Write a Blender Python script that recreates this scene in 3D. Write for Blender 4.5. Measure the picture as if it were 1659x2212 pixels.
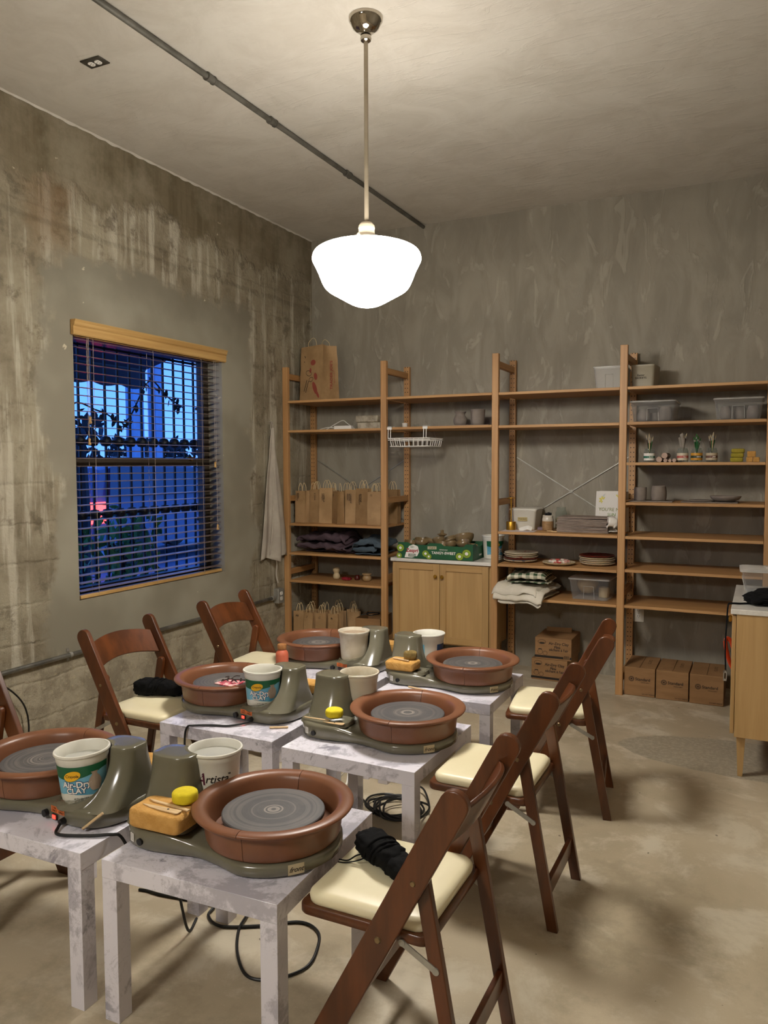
import bpy, math, random
from mathutils import Vector, Matrix, noise, Euler
PI = math.pi
for o in list(bpy.data.objects): bpy.data.objects.remove(o)
SC = bpy.context.scene; COL = SC.collection
# ------------------------------------------------------------ camera, world, exposure
cam = bpy.data.cameras.new('camera'); camo = bpy.data.objects.new('camera', cam); COL.objects.link(camo); SC.camera = camo
YAW, PITCH, ROLL, FPX = 0.44993, 0.061505, -0.00271, 1688.72
cf = Vector((-math.sin(YAW)*math.cos(PITCH), math.cos(YAW)*math.cos(PITCH), -math.sin(PITCH)))
cr = Vector((math.cos(YAW), math.sin(YAW), 0)); cu = cr.cross(cf)
r2 = cr*math.cos(ROLL)+cu*math.sin(ROLL); u2 = -cr*math.sin(ROLL)+cu*math.cos(ROLL)
m4 = Matrix((( r2.x, u2.x, -cf.x, 3.3825), (r2.y, u2.y, -cf.y, -5.6441), (r2.z, u2.z, -cf.z, 1.5092), (0,0,0,1)))
camo.matrix_world = m4
cam.sensor_fit = 'VERTICAL'; cam.sensor_height = 24.0; cam.lens = FPX/2212*24.0; cam.clip_start = .02; cam.clip_end = 200
W = bpy.data.worlds.new('dusk sky'); SC.world = W; W.use_nodes = True
nt = W.node_tree; nt.nodes.clear()
tc = nt.nodes.new('ShaderNodeTexCoord'); sp = nt.nodes.new('ShaderNodeSeparateXYZ'); nt.links.new(tc.outputs['Generated'], sp.inputs[0])
rp = nt.nodes.new('ShaderNodeValToRGB'); nt.links.new(sp.outputs['Z'], rp.inputs[0])
rp.color_ramp.elements[0].position = .0; rp.color_ramp.elements[0].color = (.11,.31,1.0,1)
rp.color_ramp.elements[1].position = .6; rp.color_ramp.elements[1].color = (.05,.20,.85,1)
bg = nt.nodes.new('ShaderNodeBackground'); bg.inputs['Strength'].default_value = 1.9
nt.links.new(rp.outputs[0], bg.inputs[0]); wo = nt.nodes.new('ShaderNodeOutputWorld'); nt.links.new(bg.outputs[0], wo.inputs[0])
SC.view_settings.view_transform = 'Standard'; SC.view_settings.look = 'None'; SC.view_settings.gamma = 1
SC.view_settings.use_curve_mapping = False; SC.view_settings.exposure = 0.34
GLOBE_STRENGTH = 66.0      # pendant lamps
LAMP_COLOR = (1.0, .945, .865)
# ------------------------------------------------------------ materials
def lin(c):
    if isinstance(c, str):
        c = tuple(int(c[i:i+2],16)/255 for i in (0,2,4))
    return tuple((x/12.92 if x<=.04045 else ((x+.055)/1.055)**2.4) for x in c)
class NT:
    def __init__(s, name):
        s.m = bpy.data.materials.new(name); s.m.use_nodes = True; s.t = s.m.node_tree; s.t.nodes.clear()
        s.out = s.t.nodes.new('ShaderNodeOutputMaterial'); s.b = s.n('ShaderNodeBsdfPrincipled'); s.l(s.b.outputs[0], s.out.inputs[0])
    def n(s, ty, **kw):
        x = s.t.nodes.new(ty)
        for k,v in kw.items(): setattr(x,k,v)
        return x
    def l(s, a, b): s.t.links.new(a,b)
    def set(s, k, v):
        if hasattr(v,'links') or hasattr(v,'is_linked'): s.l(v, s.b.inputs[k])
        else: s.b.inputs[k].default_value = v if not (isinstance(v,tuple) and len(v)==3) else (*v,1)
    def coord(s, scale=(1,1,1), rnd=0, which='Object'):
        tc = s.n('ShaderNodeTexCoord'); mp = s.n('ShaderNodeMapping'); mp.inputs['Scale'].default_value = scale
        s.l(tc.outputs[which], mp.inputs[0])
        if rnd:
            oi = s.n('ShaderNodeObjectInfo'); mu = s.n('ShaderNodeMath', operation='MULTIPLY'); mu.inputs[1].default_value = rnd
            s.l(oi.outputs['Random'], mu.inputs[0]); ad = s.n('ShaderNodeVectorMath', operation='ADD')
            s.l(mp.outputs[0], ad.inputs[0]); s.l(mu.outputs[0], ad.inputs[1]); return ad.outputs[0]
        return mp.outputs[0]
    def noise(s, vec, scale=5, detail=4, rough=.55, dist=0):
        x = s.n('ShaderNodeTexNoise'); x.inputs['Scale'].default_value=scale; x.inputs['Detail'].default_value=detail
        x.inputs['Roughness'].default_value=rough; x.inputs['Distortion'].default_value=dist; s.l(vec, x.inputs['Vector']); return x.outputs['Fac']
    def math(s, op, a, b=0.0, clamp=False):
        x = s.n('ShaderNodeMath', operation=op); x.use_clamp = clamp
        for i,v in enumerate((a,b)):
            if isinstance(v,(int,float)): x.inputs[i].default_value = v
            else: s.l(v, x.inputs[i])
        return x.outputs[0]
    def step(s, v, a, b):
        x = s.n('ShaderNodeMapRange'); x.interpolation_type='SMOOTHSTEP'
        x.inputs['From Min'].default_value=a; x.inputs['From Max'].default_value=b; s.l(v, x.inputs['Value']); return x.outputs[0]
    def mix(s, f, a, b, blend='MIX'):
        x = s.n('ShaderNodeMix', data_type='RGBA'); x.blend_type = blend
        for i,v in ((0,f),(6,a),(7,b)):
            if isinstance(v,(int,float)): x.inputs[i].default_value = v
            elif isinstance(v,tuple): x.inputs[i].default_value = (*v,1)
            else: s.l(v, x.inputs[i])
        return x.outputs[2]
    def bump(s, h, strength=.3, dist=.01):
        x = s.n('ShaderNodeBump'); x.inputs['Strength'].default_value=strength; x.inputs['Distance'].default_value=dist
        s.l(h, x.inputs['Height']); s.l(x.outputs[0], s.b.inputs['Normal']); return x
    def sep(s, vec):
        x = s.n('ShaderNodeSeparateXYZ'); s.l(vec, x.inputs[0]); return x.outputs
def mat(name, c, c2=None, scale=6, rough=.5, metal=0, stretch=(1,1,1), bump=0, bscale=None, dist=.002, spec=None, rnd=3, lo=.35, hi=.65, coat=0, sheen=0):
    t = NT(name); v = t.coord(stretch, rnd); c = lin(c)
    n = t.noise(v, scale, 5, .6)
    t.set('Base Color', t.mix(t.step(n, lo, hi), c, lin(c2)) if c2 else c)
    t.set('Roughness', rough); t.set('Metallic', metal)
    if spec is not None: t.set('Specular IOR Level', spec)
    if coat: t.set('Coat Weight', coat); t.set('Coat Roughness', .15)
    if sheen: t.set('Sheen Weight', sheen)
    if bump: t.bump(t.noise(v, bscale or scale*6, 4, .6), bump, dist)
    return t.m
def wood(name, c, c2, axis='x', rough=.5, fine=60, knots=False):
    t = NT(name); st = {'x':(1.2,fine,fine),'y':(fine,1.2,fine),'z':(fine,fine,1.2)}[axis]
    v = t.coord(st, 7); n = t.noise(v, 1.0, 5, .6, .6)
    col = t.mix(t.step(n,.3,.7), lin(c), lin(c2))
    v2 = t.coord(tuple(1.2 if k<2 else 4 for k in st), 5); n2 = t.noise(v2, 1.0, 2, .5)
    col = t.mix(t.math('MULTIPLY', t.step(n2,.35,.7), .45), col, tuple(x*.72 for x in lin(c2)))
    t.set('Base Color', col); t.set('Roughness', rough); t.bump(n, .12, .001); return t.m
def emit(name, c, s):
    t = NT(name); t.set('Base Color', (0,0,0)); t.set('Emission Color', c); t.set('Emission Strength', s); return t.m
def lamp_glass(name, c, s):      # opal glass; glow cut at the shoulders to soften the ceiling hot spot
    t = NT(name); x,y,z = t.sep(t.coord()); t.set('Base Color', (0,0,0)); t.set('Emission Color', c)
    t.l(t.math('MULTIPLY', t.math('SUBTRACT', 1.0, t.math('MULTIPLY', t.step(z, -.985, -.93), .68)), s), t.b.inputs['Emission Strength']); return t.m
def clear(name, tint=(.9,.92,.93), haze=.25, rough=.2, hazecol=(.7,.7,.68)):
    t = NT(name); tr = t.n('ShaderNodeBsdfTransparent'); tr.inputs[0].default_value=(*tint,1)
    t.set('Base Color', hazecol); t.set('Roughness', rough)
    lw = t.n('ShaderNodeLayerWeight'); lw.inputs[0].default_value=.5; f = t.math('ADD', t.math('MULTIPLY', t.math('POWER', lw.outputs['Facing'], 3.0), .5), haze, True); mx = t.n('ShaderNodeMixShader')
    t.l(f, mx.inputs[0]); t.l(tr.outputs[0], mx.inputs[1]); t.l(t.b.outputs[0], mx.inputs[2]); t.l(mx.outputs[0], t.out.inputs[0]); return t.m

# --- walls
def m_back():
    t = NT('grey trowelled cement'); v = t.coord()
    a = t.noise(t.coord((5,5,1.6)), 1.2, 5, .6, .8); b = t.noise(t.coord((9,9,3.2)), 1.0, 4, .6, 1.2); c = t.noise(v, .8, 3)
    col = t.mix(t.step(a,.35,.68), lin('8a8375'), lin('9c9586'))
    col = t.mix(t.math('MULTIPLY', t.step(b,.57,.66), .45), col, lin('b3ac9b'))
    col = t.mix(t.math('MULTIPLY', t.step(c,.45,.7), .4), col, lin('7c7365'))
    t.set('Base Color', col); t.set('Roughness', .72)
    t.bump(t.math('ADD', t.math('MULTIPLY', t.step(b,.54,.62), .8), t.noise(v, 9, 5)), .35, .006); return t.m
def m_left():
    t = NT('rough block and cement plaster'); v = t.coord(); x,y,z = t.sep(v)
    wob = t.math('MULTIPLY', t.math('SUBTRACT', t.noise(v, 2.4, 5, .65), .5), .55)
    zz = t.math('ADD', z, wob); yy = t.math('ADD', y, wob)
    band = t.step(zz, 2.93, 3.03)
    patch = t.math('MULTIPLY', t.math('MULTIPLY', t.step(yy,-2.72,-2.64), t.step(t.math('MULTIPLY',yy,-1.0), .83,.91)), t.math('MULTIPLY', t.step(t.math('MULTIPLY',zz,-1.0),-2.66,-2.56), t.step(z,.44,.50)))
    low = t.step(t.math('MULTIPLY',z,-1.0), -.47, -.44)
    vs = t.coord((11,11,.9)); streak = t.noise(vs, 1.0, 5, .65)
    big = t.noise(v, 1.7, 6, .7); mid = t.noise(v, 6, 6, .7); fin = t.noise(v, 34, 4, .7)
    rough = t.mix(t.step(big,.38,.64), lin('9a917b'), lin('7a6f5a'))
    rough = t.mix(t.math('MULTIPLY', t.step(streak,.48,.62), .85), rough, lin('b8b09d'))
    rough = t.mix(t.math('MULTIPLY', t.step(mid,.53,.66), .7), rough, lin('5f5441'))
    rust = t.math('MULTIPLY', t.math('MULTIPLY', t.step(yy,-2.86,-2.7), t.step(t.math('MULTIPLY',yy,-1.0),2.42,2.6)), t.step(z,2.5,2.8))
    rough = t.mix(t.math('MULTIPLY', rust, .5), rough, lin('6f4d22'))
    # block joints
    cx = t.n('ShaderNodeCombineXYZ'); t.l(t.math('ADD', y, t.math('MULTIPLY', mid, .06)), cx.inputs[0]); t.l(t.math('ADD', z, t.math('ADD', t.math('MULTIPLY',wob,.10), t.math('MULTIPLY', mid, .05))), cx.inputs[1])
    br = t.n('ShaderNodeTexBrick'); t.l(cx.outputs[0], br.inputs['Vector'])
    br.inputs['Scale'].default_value=1; br.inputs['Brick Width'].default_value=.41; br.inputs['Row Height'].default_value=.205; br.inputs['Mortar Size'].default_value=.014; br.inputs['Mortar Smooth'].default_value=1.0
    br.inputs['Color1'].default_value=(1,1,1,1); br.inputs['Color2'].default_value=(.86,.86,.86,1); br.inputs['Mortar'].default_value=(.45,.45,.42,1)
    jn = t.math('MULTIPLY', t.step(big,.35,.7), .26)
    rough = t.mix(jn, rough, br.outputs[0], 'MULTIPLY')
    bandc = t.mix(t.step(streak,.4,.65), lin('756952'), lin('62573f'))
    bandc = t.mix(t.step(big,.4,.66), bandc, lin('8f8570'))
    lowc = t.mix(t.step(mid,.42,.6), lin('a49a84'), lin('877d69')); lowc = t.mix(t.math('MULTIPLY',t.step(fin,.55,.7),.4), lowc, lin('cbb992'))
    pc = t.mix(t.step(t.noise(v,1.3,3),.4,.62), lin('979180'), lin('837c6b')); pc = t.mix(t.math('MULTIPLY', t.step(zz,2.3,2.62), .45), pc, lin('686252'))
    col = t.mix(band, rough, bandc); col = t.mix(low, col, lowc); col = t.mix(patch, col, pc)
    col = t.mix(t.math('MULTIPLY', t.step(t.noise(v, 11, 3, .6), .71, .74), .8), col, lin('c9bda2'))
    t.set('Base Color', col); t.set('Roughness', .8)
    inv = t.math('SUBTRACT', 1.0, t.math('MAXIMUM', patch, t.math('MULTIPLY', band, .75)))
    h = t.math('ADD', t.math('MULTIPLY', mid, 1.2), t.math('MULTIPLY', fin, .3)); h = t.math('ADD', h, t.math('MULTIPLY', streak, .35))
    h = t.math('SUBTRACT', h, t.math('MULTIPLY', br.outputs['Fac'], .16))
    ridge = t.math('SUBTRACT', t.math('ABSOLUTE', t.math('SUBTRACT', t.math('ADD', z, t.math('MULTIPLY',wob,.15)), 2.745)), .02)
    h = t.math('ADD', h, t.math('MULTIPLY', t.step(t.math('MULTIPLY',ridge,-1.0), -.03, .015), .9))
    h = t.math('ADD', t.math('MULTIPLY', h, inv), t.math('MULTIPLY', patch, .85))
    t.bump(h, .9, .022); return t.m
def m_ceiling():
    t = NT('skimmed ceiling plaster'); v = t.coord()
    n = t.noise(t.coord((2,9,1)), 1.6, 6, .7, 1.5); n2 = t.noise(v, 3.0, 5, .7, .8)
    t.set('Base Color', t.mix(t.step(n2,.35,.7), lin('cbc5b9'), lin('bfb8ab'))); t.set('Roughness', .62)
    t.bump(t.math('ADD', t.step(n,.52,.66), t.math('MULTIPLY', n2, .8)), .32, .006); return t.m
def m_floor():
    t = NT('polished concrete'); v = t.coord(); x,y,z = t.sep(v)
    a = t.noise(v, .9, 5, .6, .4); b = t.noise(v, 3.4, 6, .68, .3); f = t.noise(v, 160, 2, .6)
    col = t.mix(t.step(a,.35,.65), lin('bfb198'), lin('a99b82'))
    col = t.mix(t.math('MULTIPLY', t.step(b,.48,.62), .7), col, lin('cfc5b0'))
    col = t.mix(t.math('MULTIPLY', t.step(t.noise(v,2.1,6,.7),.5,.66), .6), col, lin('93866f'))
    col = t.mix(t.math('MULTIPLY', t.step(f,.62,.72), .25), col, lin('e0d4b8'))
    wob = t.math('MULTIPLY', t.math('SUBTRACT', t.noise(v, 3, 4), .5), .35)
    d = t.math('ADD', t.math('POWER', t.math('DIVIDE', t.math('SUBTRACT', x, 3.35), .63), 2.0), t.math('POWER', t.math('DIVIDE', t.math('SUBTRACT', y, -1.34), .27), 2.0))
    d = t.math('ADD', d, wob); pm = t.step(t.math('MULTIPLY', d, -1.0), -1.03, -.97)
    pc = t.mix(t.step(t.noise(v,45,4,.7),.45,.6), lin('938a77'), lin('a79d8a'))
    col = t.mix(t.math('MULTIPLY',pm,.85), col, pc)
    sp = t.step(t.noise(v, 30, 2, .4), .765, .785); col = t.mix(t.math('MULTIPLY',sp,.7), col, lin('4a3f2e'))
    t.set('Base Color', col)
    t.set('Roughness', t.math('ADD', .27, t.math('MULTIPLY', t.noise(v,4,4), .25)))
    t.set('Specular IOR Level', .4); t.bump(t.math('ADD', b, t.math('MULTIPLY', f, .15)), .10, .004); return t.m
M_BACK, M_LEFT, M_CEIL, M_FLOOR = m_back(), m_left(), m_ceiling(), m_floor()
PINEX = wood('pine along x','c29662','a87c4c','x',.55); PINEZ = wood('pine upright','c79a66','ac7f50','z',.5); PINEY = wood('pine along y','bd905c','a27646','y',.55)
OAK = wood('light oak','bf9c68','b08c59','z',.5,26); OAKX = wood('light oak rail','b99562','ab8754','x',.5,26)
BLINDW = wood('blind wood','c9a468','b28a50','y',.45,40)
SLAT = mat('blind slat','7d6a5c','6c5a4e',6,.35)
CHAIR = mat('walnut stained chair wood','67381a','4c2811',1.0,.33,stretch=(14,14,2.2),bump=.05,bscale=3,coat=.25)
VINYL = mat('cream vinyl','ece2bf','e4d9b4',3,.38,bump=.05,bscale=220,dist=.0005)
METAL = mat('zinc steel','b4b2aa','a19e96',20,.45,.6)
BRASS = mat('brass','c79a3e','b08432',15,.42,1); DULL = mat('dull brass bolt','a59272','8f7d60',15,.35,1)
CHROME = mat('polished nickel','b8b0a4',rough=.09,metal=1)
ROD = mat('painted nickel rod','a89c88','988c78',6,.4,.4)
CONDUIT = mat('galvanized conduit','8b8a84','6f6e68',12,.38,.75,bump=.1)
DARKCOND = mat('weathered pipe','6d6a62','57544c',8,.55,.3,bump=.1)
BODY = mat('olive grey plastic','716d5d','696553',3,.20,bump=.05,bscale=90,dist=.0006,coat=.5)
TERRA = mat('terracotta plastic','82543a','734a32',4,.36,bump=.04,bscale=70,dist=.0008)
TERRAM = mat('terracotta plastic with dried slip','84492e','a8775c',7,.42,lo=.66,hi=.74)
WHITEP = mat('white bucket plastic','e2e0d6','d8d5c8',5,.38)
CREAMP = mat('clay stained bucket plastic','d6cebb','c2b59b',6,.5,lo=.45,hi=.6)
WHITE = mat('white','e9e6de',rough=.5); BLACK = mat('black rubber','0e0e0e',rough=.45); BLACKC = mat('black cotton','060607','0a0a0b',30,.9,spec=.2,bump=.3,bscale=300,dist=.001)
DARK = mat('dark recess','1a150f',rough=.8)
SPONGE = mat('amber tile sponge','cf9f58','c08f48',30,.95,bump=.8,bscale=120,dist=.004)
YSPONGE = mat('yellow sponge','e3cf26','d3bd1a',30,.9,bump=.6,bscale=160,dist=.002)
OSPONGE = mat('olive dyed sponge','8f8526','a39334',20,.95,bump=.6,bscale=150,dist=.002)
BSPONGE = mat('used brown sponge','8a7440','6f5c30',20,.95,bump=.8,bscale=120,dist=.003)
TOOLW = mat('pale hardwood tool','d9bd93','caa97c',4,.5,stretch=(2,30,30))
KRAFT = mat('kraft paper','b08f66','9b7b54',6,.75,bump=.25,bscale=14,dist=.006)
KRAFT2 = mat('kraft paper darker','98784f','876842',6,.75,bump=.25,bscale=14,dist=.006)
KRAFTD = mat('paper twine','d0b98f',rough=.8)
CARD = mat('brown cardboard','97724a','8b6842',5,.75,stretch=(1,1,6),bump=.08)
INK = mat('black ink','241c14',rough=.7); RED = mat('red ink','a3262a',rough=.6)
GREEN = mat('box green','1c5a34','18502e',8,.5); LIME = mat('lime green','8fae2c','7f9d24',12,.55)
SKYB = mat('label blue','4b93b4','79b7cd',5,.4,lo=.4,hi=.6); NAVY = mat('navy outline','173a63',rough=.4); LGREEN = mat('label green','0f5a38',rough=.4); YEL = mat('logo yellow','e9b21c',rough=.4)
ORST = mat('orange sticker','d06a2c',rough=.5)
CLEARP = clear('clear storage plastic',(.96,.965,.97),.06,.15,(.75,.75,.73)); GLASSJ = clear('jar glass',(.9,.92,.9),.06,.05,(.5,.52,.5)); FROST = clear('frosted plastic',(.93,.93,.91),.38,.35,(.72,.70,.66))
PANE = clear('window glass',(.95,.97,1.0),.035,.01,(.02,.02,.02))
FIRED = mat('fired stoneware glaze','8b7759','74603f',8,.22); GREYC = mat('unfired grey clay','8c8177','7d7268',10,.75,bump=.15,bscale=60)
TANC = mat('tan stoneware','a98e68','97794f',8,.4); CREAMC = mat('cream glaze','d6c6a4','c7b58e',8,.3)
CREAMB = mat('ivory stoneware','c9b58f','b9a27a',8,.55)
def m_peg():
    m=wood('pine with peg holes','c79a66','ac7f50','z',.5); t=object.__new__(NT); t.m=m; t.t=m.node_tree; t.b=[n for n in t.t.nodes if n.type=='BSDF_PRINCIPLED'][0]
    x,y,z=t.sep(t.coord()); dx=t.math('MINIMUM', t.math('ABSOLUTE', t.math('SUBTRACT',x,.013)), t.math('ABSOLUTE', t.math('SUBTRACT',x,.033)))
    dz=t.math('MULTIPLY', t.math('SUBTRACT', t.math('FRACT', t.math('DIVIDE', z, .032)), .5), .032); d=t.math('SQRT', t.math('ADD', t.math('MULTIPLY',dx,dx), t.math('MULTIPLY',dz,dz)))
    f=t.math('LESS_THAN', d, .0036); old=t.b.inputs['Base Color'].links[0].from_socket; t.set('Base Color', t.mix(f, old, lin('1c120a'))); return m
PEG = m_peg(); MARB = None
def m_marble(name, base, vein, dark, s):
    t = NT(name); v = t.coord((1,1,1), 9); n = t.noise(v, s, 9, .72, .35); n2 = t.noise(v, s*2.2, 8, .72, .6); n3 = t.noise(v, s*.6, 3, .5)
    vein_m = t.math('MULTIPLY', t.step(t.math('MULTIPLY', t.math('ABSOLUTE', t.math('SUBTRACT', n2, .5)), -1.0), -.010, .0), .35)
    col = t.mix(t.math('MULTIPLY', t.step(n,.505,.58), .62), lin(base), lin(vein)); col = t.mix(t.math('MULTIPLY', t.step(n2,.57,.66), t.step(n3,.45,.6)), col, lin(vein)); col = t.mix(t.math('MULTIPLY', vein_m, t.step(n3,.48,.62)), col, lin(dark))
    t.set('Base Color', col); t.set('Roughness', .19); return t.m
MARB = m_marble('marble print foil','e0dde7','9a97a3','4a464f',3.6); MARBW = m_marble('white marble','dcd8cf','c8c3ba','a8a298',2.0)
def m_head():
    t = NT('wheel head grey'); v = t.coord(); x,y,z = t.sep(v)
    r = t.math('SQRT', t.math('ADD', t.math('MULTIPLY',x,x), t.math('MULTIPLY',y,y)))
    cx = t.n('ShaderNodeCombineXYZ'); t.l(r, cx.inputs[0]); oi = t.n('ShaderNodeObjectInfo'); t.l(oi.outputs['Random'], cx.inputs[1])
    n = t.noise(cx.outputs[0], 95, 3, .7); inner = t.step(t.math('MULTIPLY',r,-1.0), -.085, -.02)
    lines = t.math('MULTIPLY', t.step(n,.44,.62), t.math('ADD', .30, inner)); sm = t.noise(v, 9, 5, .65)
    col = t.mix(t.step(sm,.4,.65), lin('4b4a4b'), lin('575453')); col = t.mix(t.math('MULTIPLY', lines, .62), col, lin('9d958c'))
    t.set('Base Color', col); t.set('Roughness', .5); t.bump(n, .12, .001); return t.m
HEAD = m_head()
def m_ging():
    t = NT('green gingham'); v = t.coord(); x,y,z = t.sep(v)
    fx = t.math('GREATER_THAN', t.math('FRACT', t.math('MULTIPLY', x, 19.0)), .5); fy = t.math('GREATER_THAN', t.math('FRACT', t.math('MULTIPLY', t.math('ADD', y, z), 19.0)), .5)
    s = t.math('MULTIPLY', t.math('ADD', fx, fy), .5); t.set('Base Color', t.mix(s, lin('dcd6c0'), lin('2f4a2c'))); t.set('Roughness', .9); return t.m
GING = m_ging(); TOWEL = mat('white cotton','d9d2c2','cdc5b3',8,.95,bump=.5,bscale=120,dist=.002); APRONW = mat('off white canvas apron','b1a89a','a0968a',5,.9,bump=.3,bscale=60)
PLUM = mat('plum canvas','54424a','45353d',6,.85,bump=.2,bscale=80); DENIM = mat('slate blue denim','47555f','3b4852',6,.9,bump=.2,bscale=150)
PLATEW = mat('painted plate','cfc4ac','a4503c',14,.3,lo=.6,hi=.66); PLATER = mat('red glaze','7c2a20','5e2018',10,.25); PLATEB = mat('plate with blue marks','cfc4ac','6a7383',14,.3,lo=.58,hi=.64)
ORANGE = mat('orange plastic','c8421c',rough=.4); ORBOT = mat('matte coral bottle','cc6a4e',rough=.42); CORK = mat('wood cap','b07a48','9a6638',6,.6,stretch=(10,10,2))
PINK = mat('pink and white checked card','e0b7b4','c24a5c',42,.8,lo=.48,hi=.52)
# ------------------------------------------------------------ mesh builder
def catmull(pts, n=8):
    P = [Vector(p) for p in pts]; P = [P[0]*2-P[1]]+P+[P[-1]*2-P[-2]]; out=[]
    for i in range(1,len(P)-2):
        for k in range(n):
            t=k/n; a,b,c,d=P[i-1],P[i],P[i+1],P[i+2]
            out.append(.5*((2*b)+(c-a)*t+(2*a-5*b+4*c-d)*t*t+(3*b-3*c+d-a)*t**3))
    out.append(P[-2]); return out
class M:
    def __init__(s): s.v=[]; s.f=[]; s.mi=[]; s.cur=0
    def add(s, V, F, X=None):
        o=len(s.v); s.v += [tuple(X@Vector(p)) if X else tuple(p) for p in V]; s.f += [tuple(i+o for i in f) for f in F]; s.mi += [s.cur]*len(F); return s
    def box(s, x0,y0,z0,x1,y1,z1, X=None):
        V=[(x,y,z) for x in (x0,x1) for y in (y0,y1) for z in (z0,z1)]
        return s.add(V, [(0,1,3,2),(4,6,7,5),(0,4,5,1),(2,3,7,6),(0,2,6,4),(1,5,7,3)], X)
    def beam(s, a, b, w, t, up=(0,1,0)):      # w along side, t along up
        a=Vector(a); b=Vector(b); d=(b-a).normalized(); u=Vector(up); u=(u-d*u.dot(d)).normalized(); r=d.cross(u)
        V=[p+r*i*w/2+u*j*t/2 for p in (a,b) for i,j in ((-1,-1),(1,-1),(1,1),(-1,1))]
        return s.add(V, [(3,2,1,0),(4,5,6,7),(0,1,5,4),(1,2,6,5),(2,3,7,6),(3,0,4,7)])
    def rings(s, R, cap0=True, cap1=True, closed=True, X=None):
        n=len(R[0]); V=[p for r in R for p in r]; F=[]
        for i in range(len(R)-1):
            for j in range(n if closed else n-1):
                k=(j+1)%n; F.append((i*n+j, i*n+k, (i+1)*n+k, (i+1)*n+j))
        if cap0: F.append(tuple(range(n))[::-1])
        if cap1: F.append(tuple(range((len(R)-1)*n, len(R)*n)))
        return s.add(V,F,X)
    def lathe(s, prof, n=40, c=(0,0,0), X=None, cap0=True, cap1=True):
        return s.rings([[(c[0]+r*math.cos(2*PI*i/n), c[1]+r*math.sin(2*PI*i/n), c[2]+z) for i in range(n)] for r,z in prof], cap0, cap1, X=X)
    def cyl(s, a, b, r, r2=None, n=14):
        a=Vector(a); b=Vector(b); d=(b-a).normalized(); u=d.orthogonal().normalized(); w=d.cross(u); r2=r if r2 is None else r2
        return s.rings([[p+(u*math.cos(2*PI*i/n)+w*math.sin(2*PI*i/n))*q for i in range(n)] for p,q in ((a,r),(b,r2))])
    def tube(s, pts, r, n=8, smooth=0, flat=1.0, closed=False):
        P=[Vector(p) for p in pts]
        if smooth: P=catmull(P, smooth)
        R=[]; u=None
        for i,p in enumerate(P):
            d=(P[min(i+1,len(P)-1)]-P[max(i-1,0)]).normalized()
            if u is None: u=d.orthogonal().normalized()
            u=(u-d*u.dot(d)); u = u.normalized() if u.length>1e-6 else d.orthogonal().normalized(); w=d.cross(u)
            R.append([p+(u*math.cos(2*PI*k/n)+w*math.sin(2*PI*k/n)*flat)*r for k in range(n)])
        return s.rings(R)
    def prism(s, poly, z0, z1, X=None): return s.rings([[(x,y,z0) for x,y in poly],[(x,y,z1) for x,y in poly]], X=X)
    def sheet(s, fn, nu, nv, thick=0):       # fn(u,v)->point ; closed slab when thick
        P=[[Vector(fn(i/nu,j/nv)) for j in range(nv+1)] for i in range(nu+1)]
        V=[p for r in P for p in r]; w=nv+1; F=[(i*w+j,(i+1)*w+j,(i+1)*w+j+1,i*w+j+1) for i in range(nu) for j in range(nv)]
        if thick:
            N=[]
            for i in range(nu+1):
                for j in range(nv+1):
                    a=P[min(i+1,nu)][j]-P[max(i-1,0)][j]; b=P[i][min(j+1,nv)]-P[i][max(j-1,0)]; q=a.cross(b); N.append(q.normalized() if q.length>1e-9 else Vector((0,0,1)))
            o=len(V); V+= [p-n*thick for p,n in zip(V,N)]; F += [tuple(k+o for k in f[::-1]) for f in F]
            bd=[(i,0) for i in range(nu)]+[(nu,j) for j in range(nv)]+[(i,nv) for i in range(nu,0,-1)]+[(0,j) for j in range(nv,0,-1)]
            for q in range(len(bd)):
                a=bd[q][0]*w+bd[q][1]; b=bd[(q+1)%len(bd)]; b=b[0]*w+b[1]; F.append((b,a,a+o,b+o))
        return s.add(V,F)
    def blob(s, c, size, seed=0, amp=.08, fr=3.0, e=.5, nu=40, nv=24, X=None, fold=0, floor=True, ez=None):
        V=[]; F=[]; sg=lambda x,p: math.copysign(abs(x)**p,x)
        for j in range(nv+1):
            ph=-PI/2+PI*j/nv; z_=e if ez is None else ez
            for i in range(nu):
                th=2*PI*i/nu; d=Vector((sg(math.cos(ph),z_)*sg(math.cos(th),e), sg(math.cos(ph),z_)*sg(math.sin(th),e), sg(math.sin(ph),z_)))
                q=noise.fractal(d*fr+Vector((seed*7.3,seed*3.1,seed)), .9, 2.1, 4)
                if fold: q += fold*math.sin(d.x*7+noise.noise(d*2+Vector((seed,0,0)))*5)
                p=Vector((d.x*size[0]/2,d.y*size[1]/2,d.z*size[2]/2))*(1+amp*q)
                if floor: p.z=max(p.z,-size[2]/2)
                V.append(p+Vector(c))
        for j in range(nv):
            for i in range(nu):
                k=(i+1)%nu; F.append((j*nu+i,j*nu+k,(j+1)*nu+k,(j+1)*nu+i))
        return s.add(V,F,X)
    def build(s, name, mats, parent=None, loc=None, rotz=0, bevel=0, ang=38, smooth=True, label=None):
        me=bpy.data.meshes.new(name); me.from_pydata(s.v,[],s.f)
        for m in (mats if isinstance(mats,(list,tuple)) else [mats]): me.materials.append(m)
        if len(me.materials)>1: me.polygons.foreach_set('material_index', s.mi)
        if smooth:
            me.polygons.foreach_set('use_smooth',[True]*len(me.polygons)); me.set_sharp_from_angle(angle=math.radians(ang))
        me.update(); o=bpy.data.objects.new(name, me); COL.objects.link(o)
        if parent: o.parent=parent
        if loc: o.location=loc
        if rotz: o.rotation_euler=(0,0,rotz)
        if bevel:
            b=o.modifiers.new('bevel','BEVEL'); b.width=bevel; b.segments=2; b.limit_method='ANGLE'; b.angle_limit=math.radians(40)
        if label: o['label']=label
        return o
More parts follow.
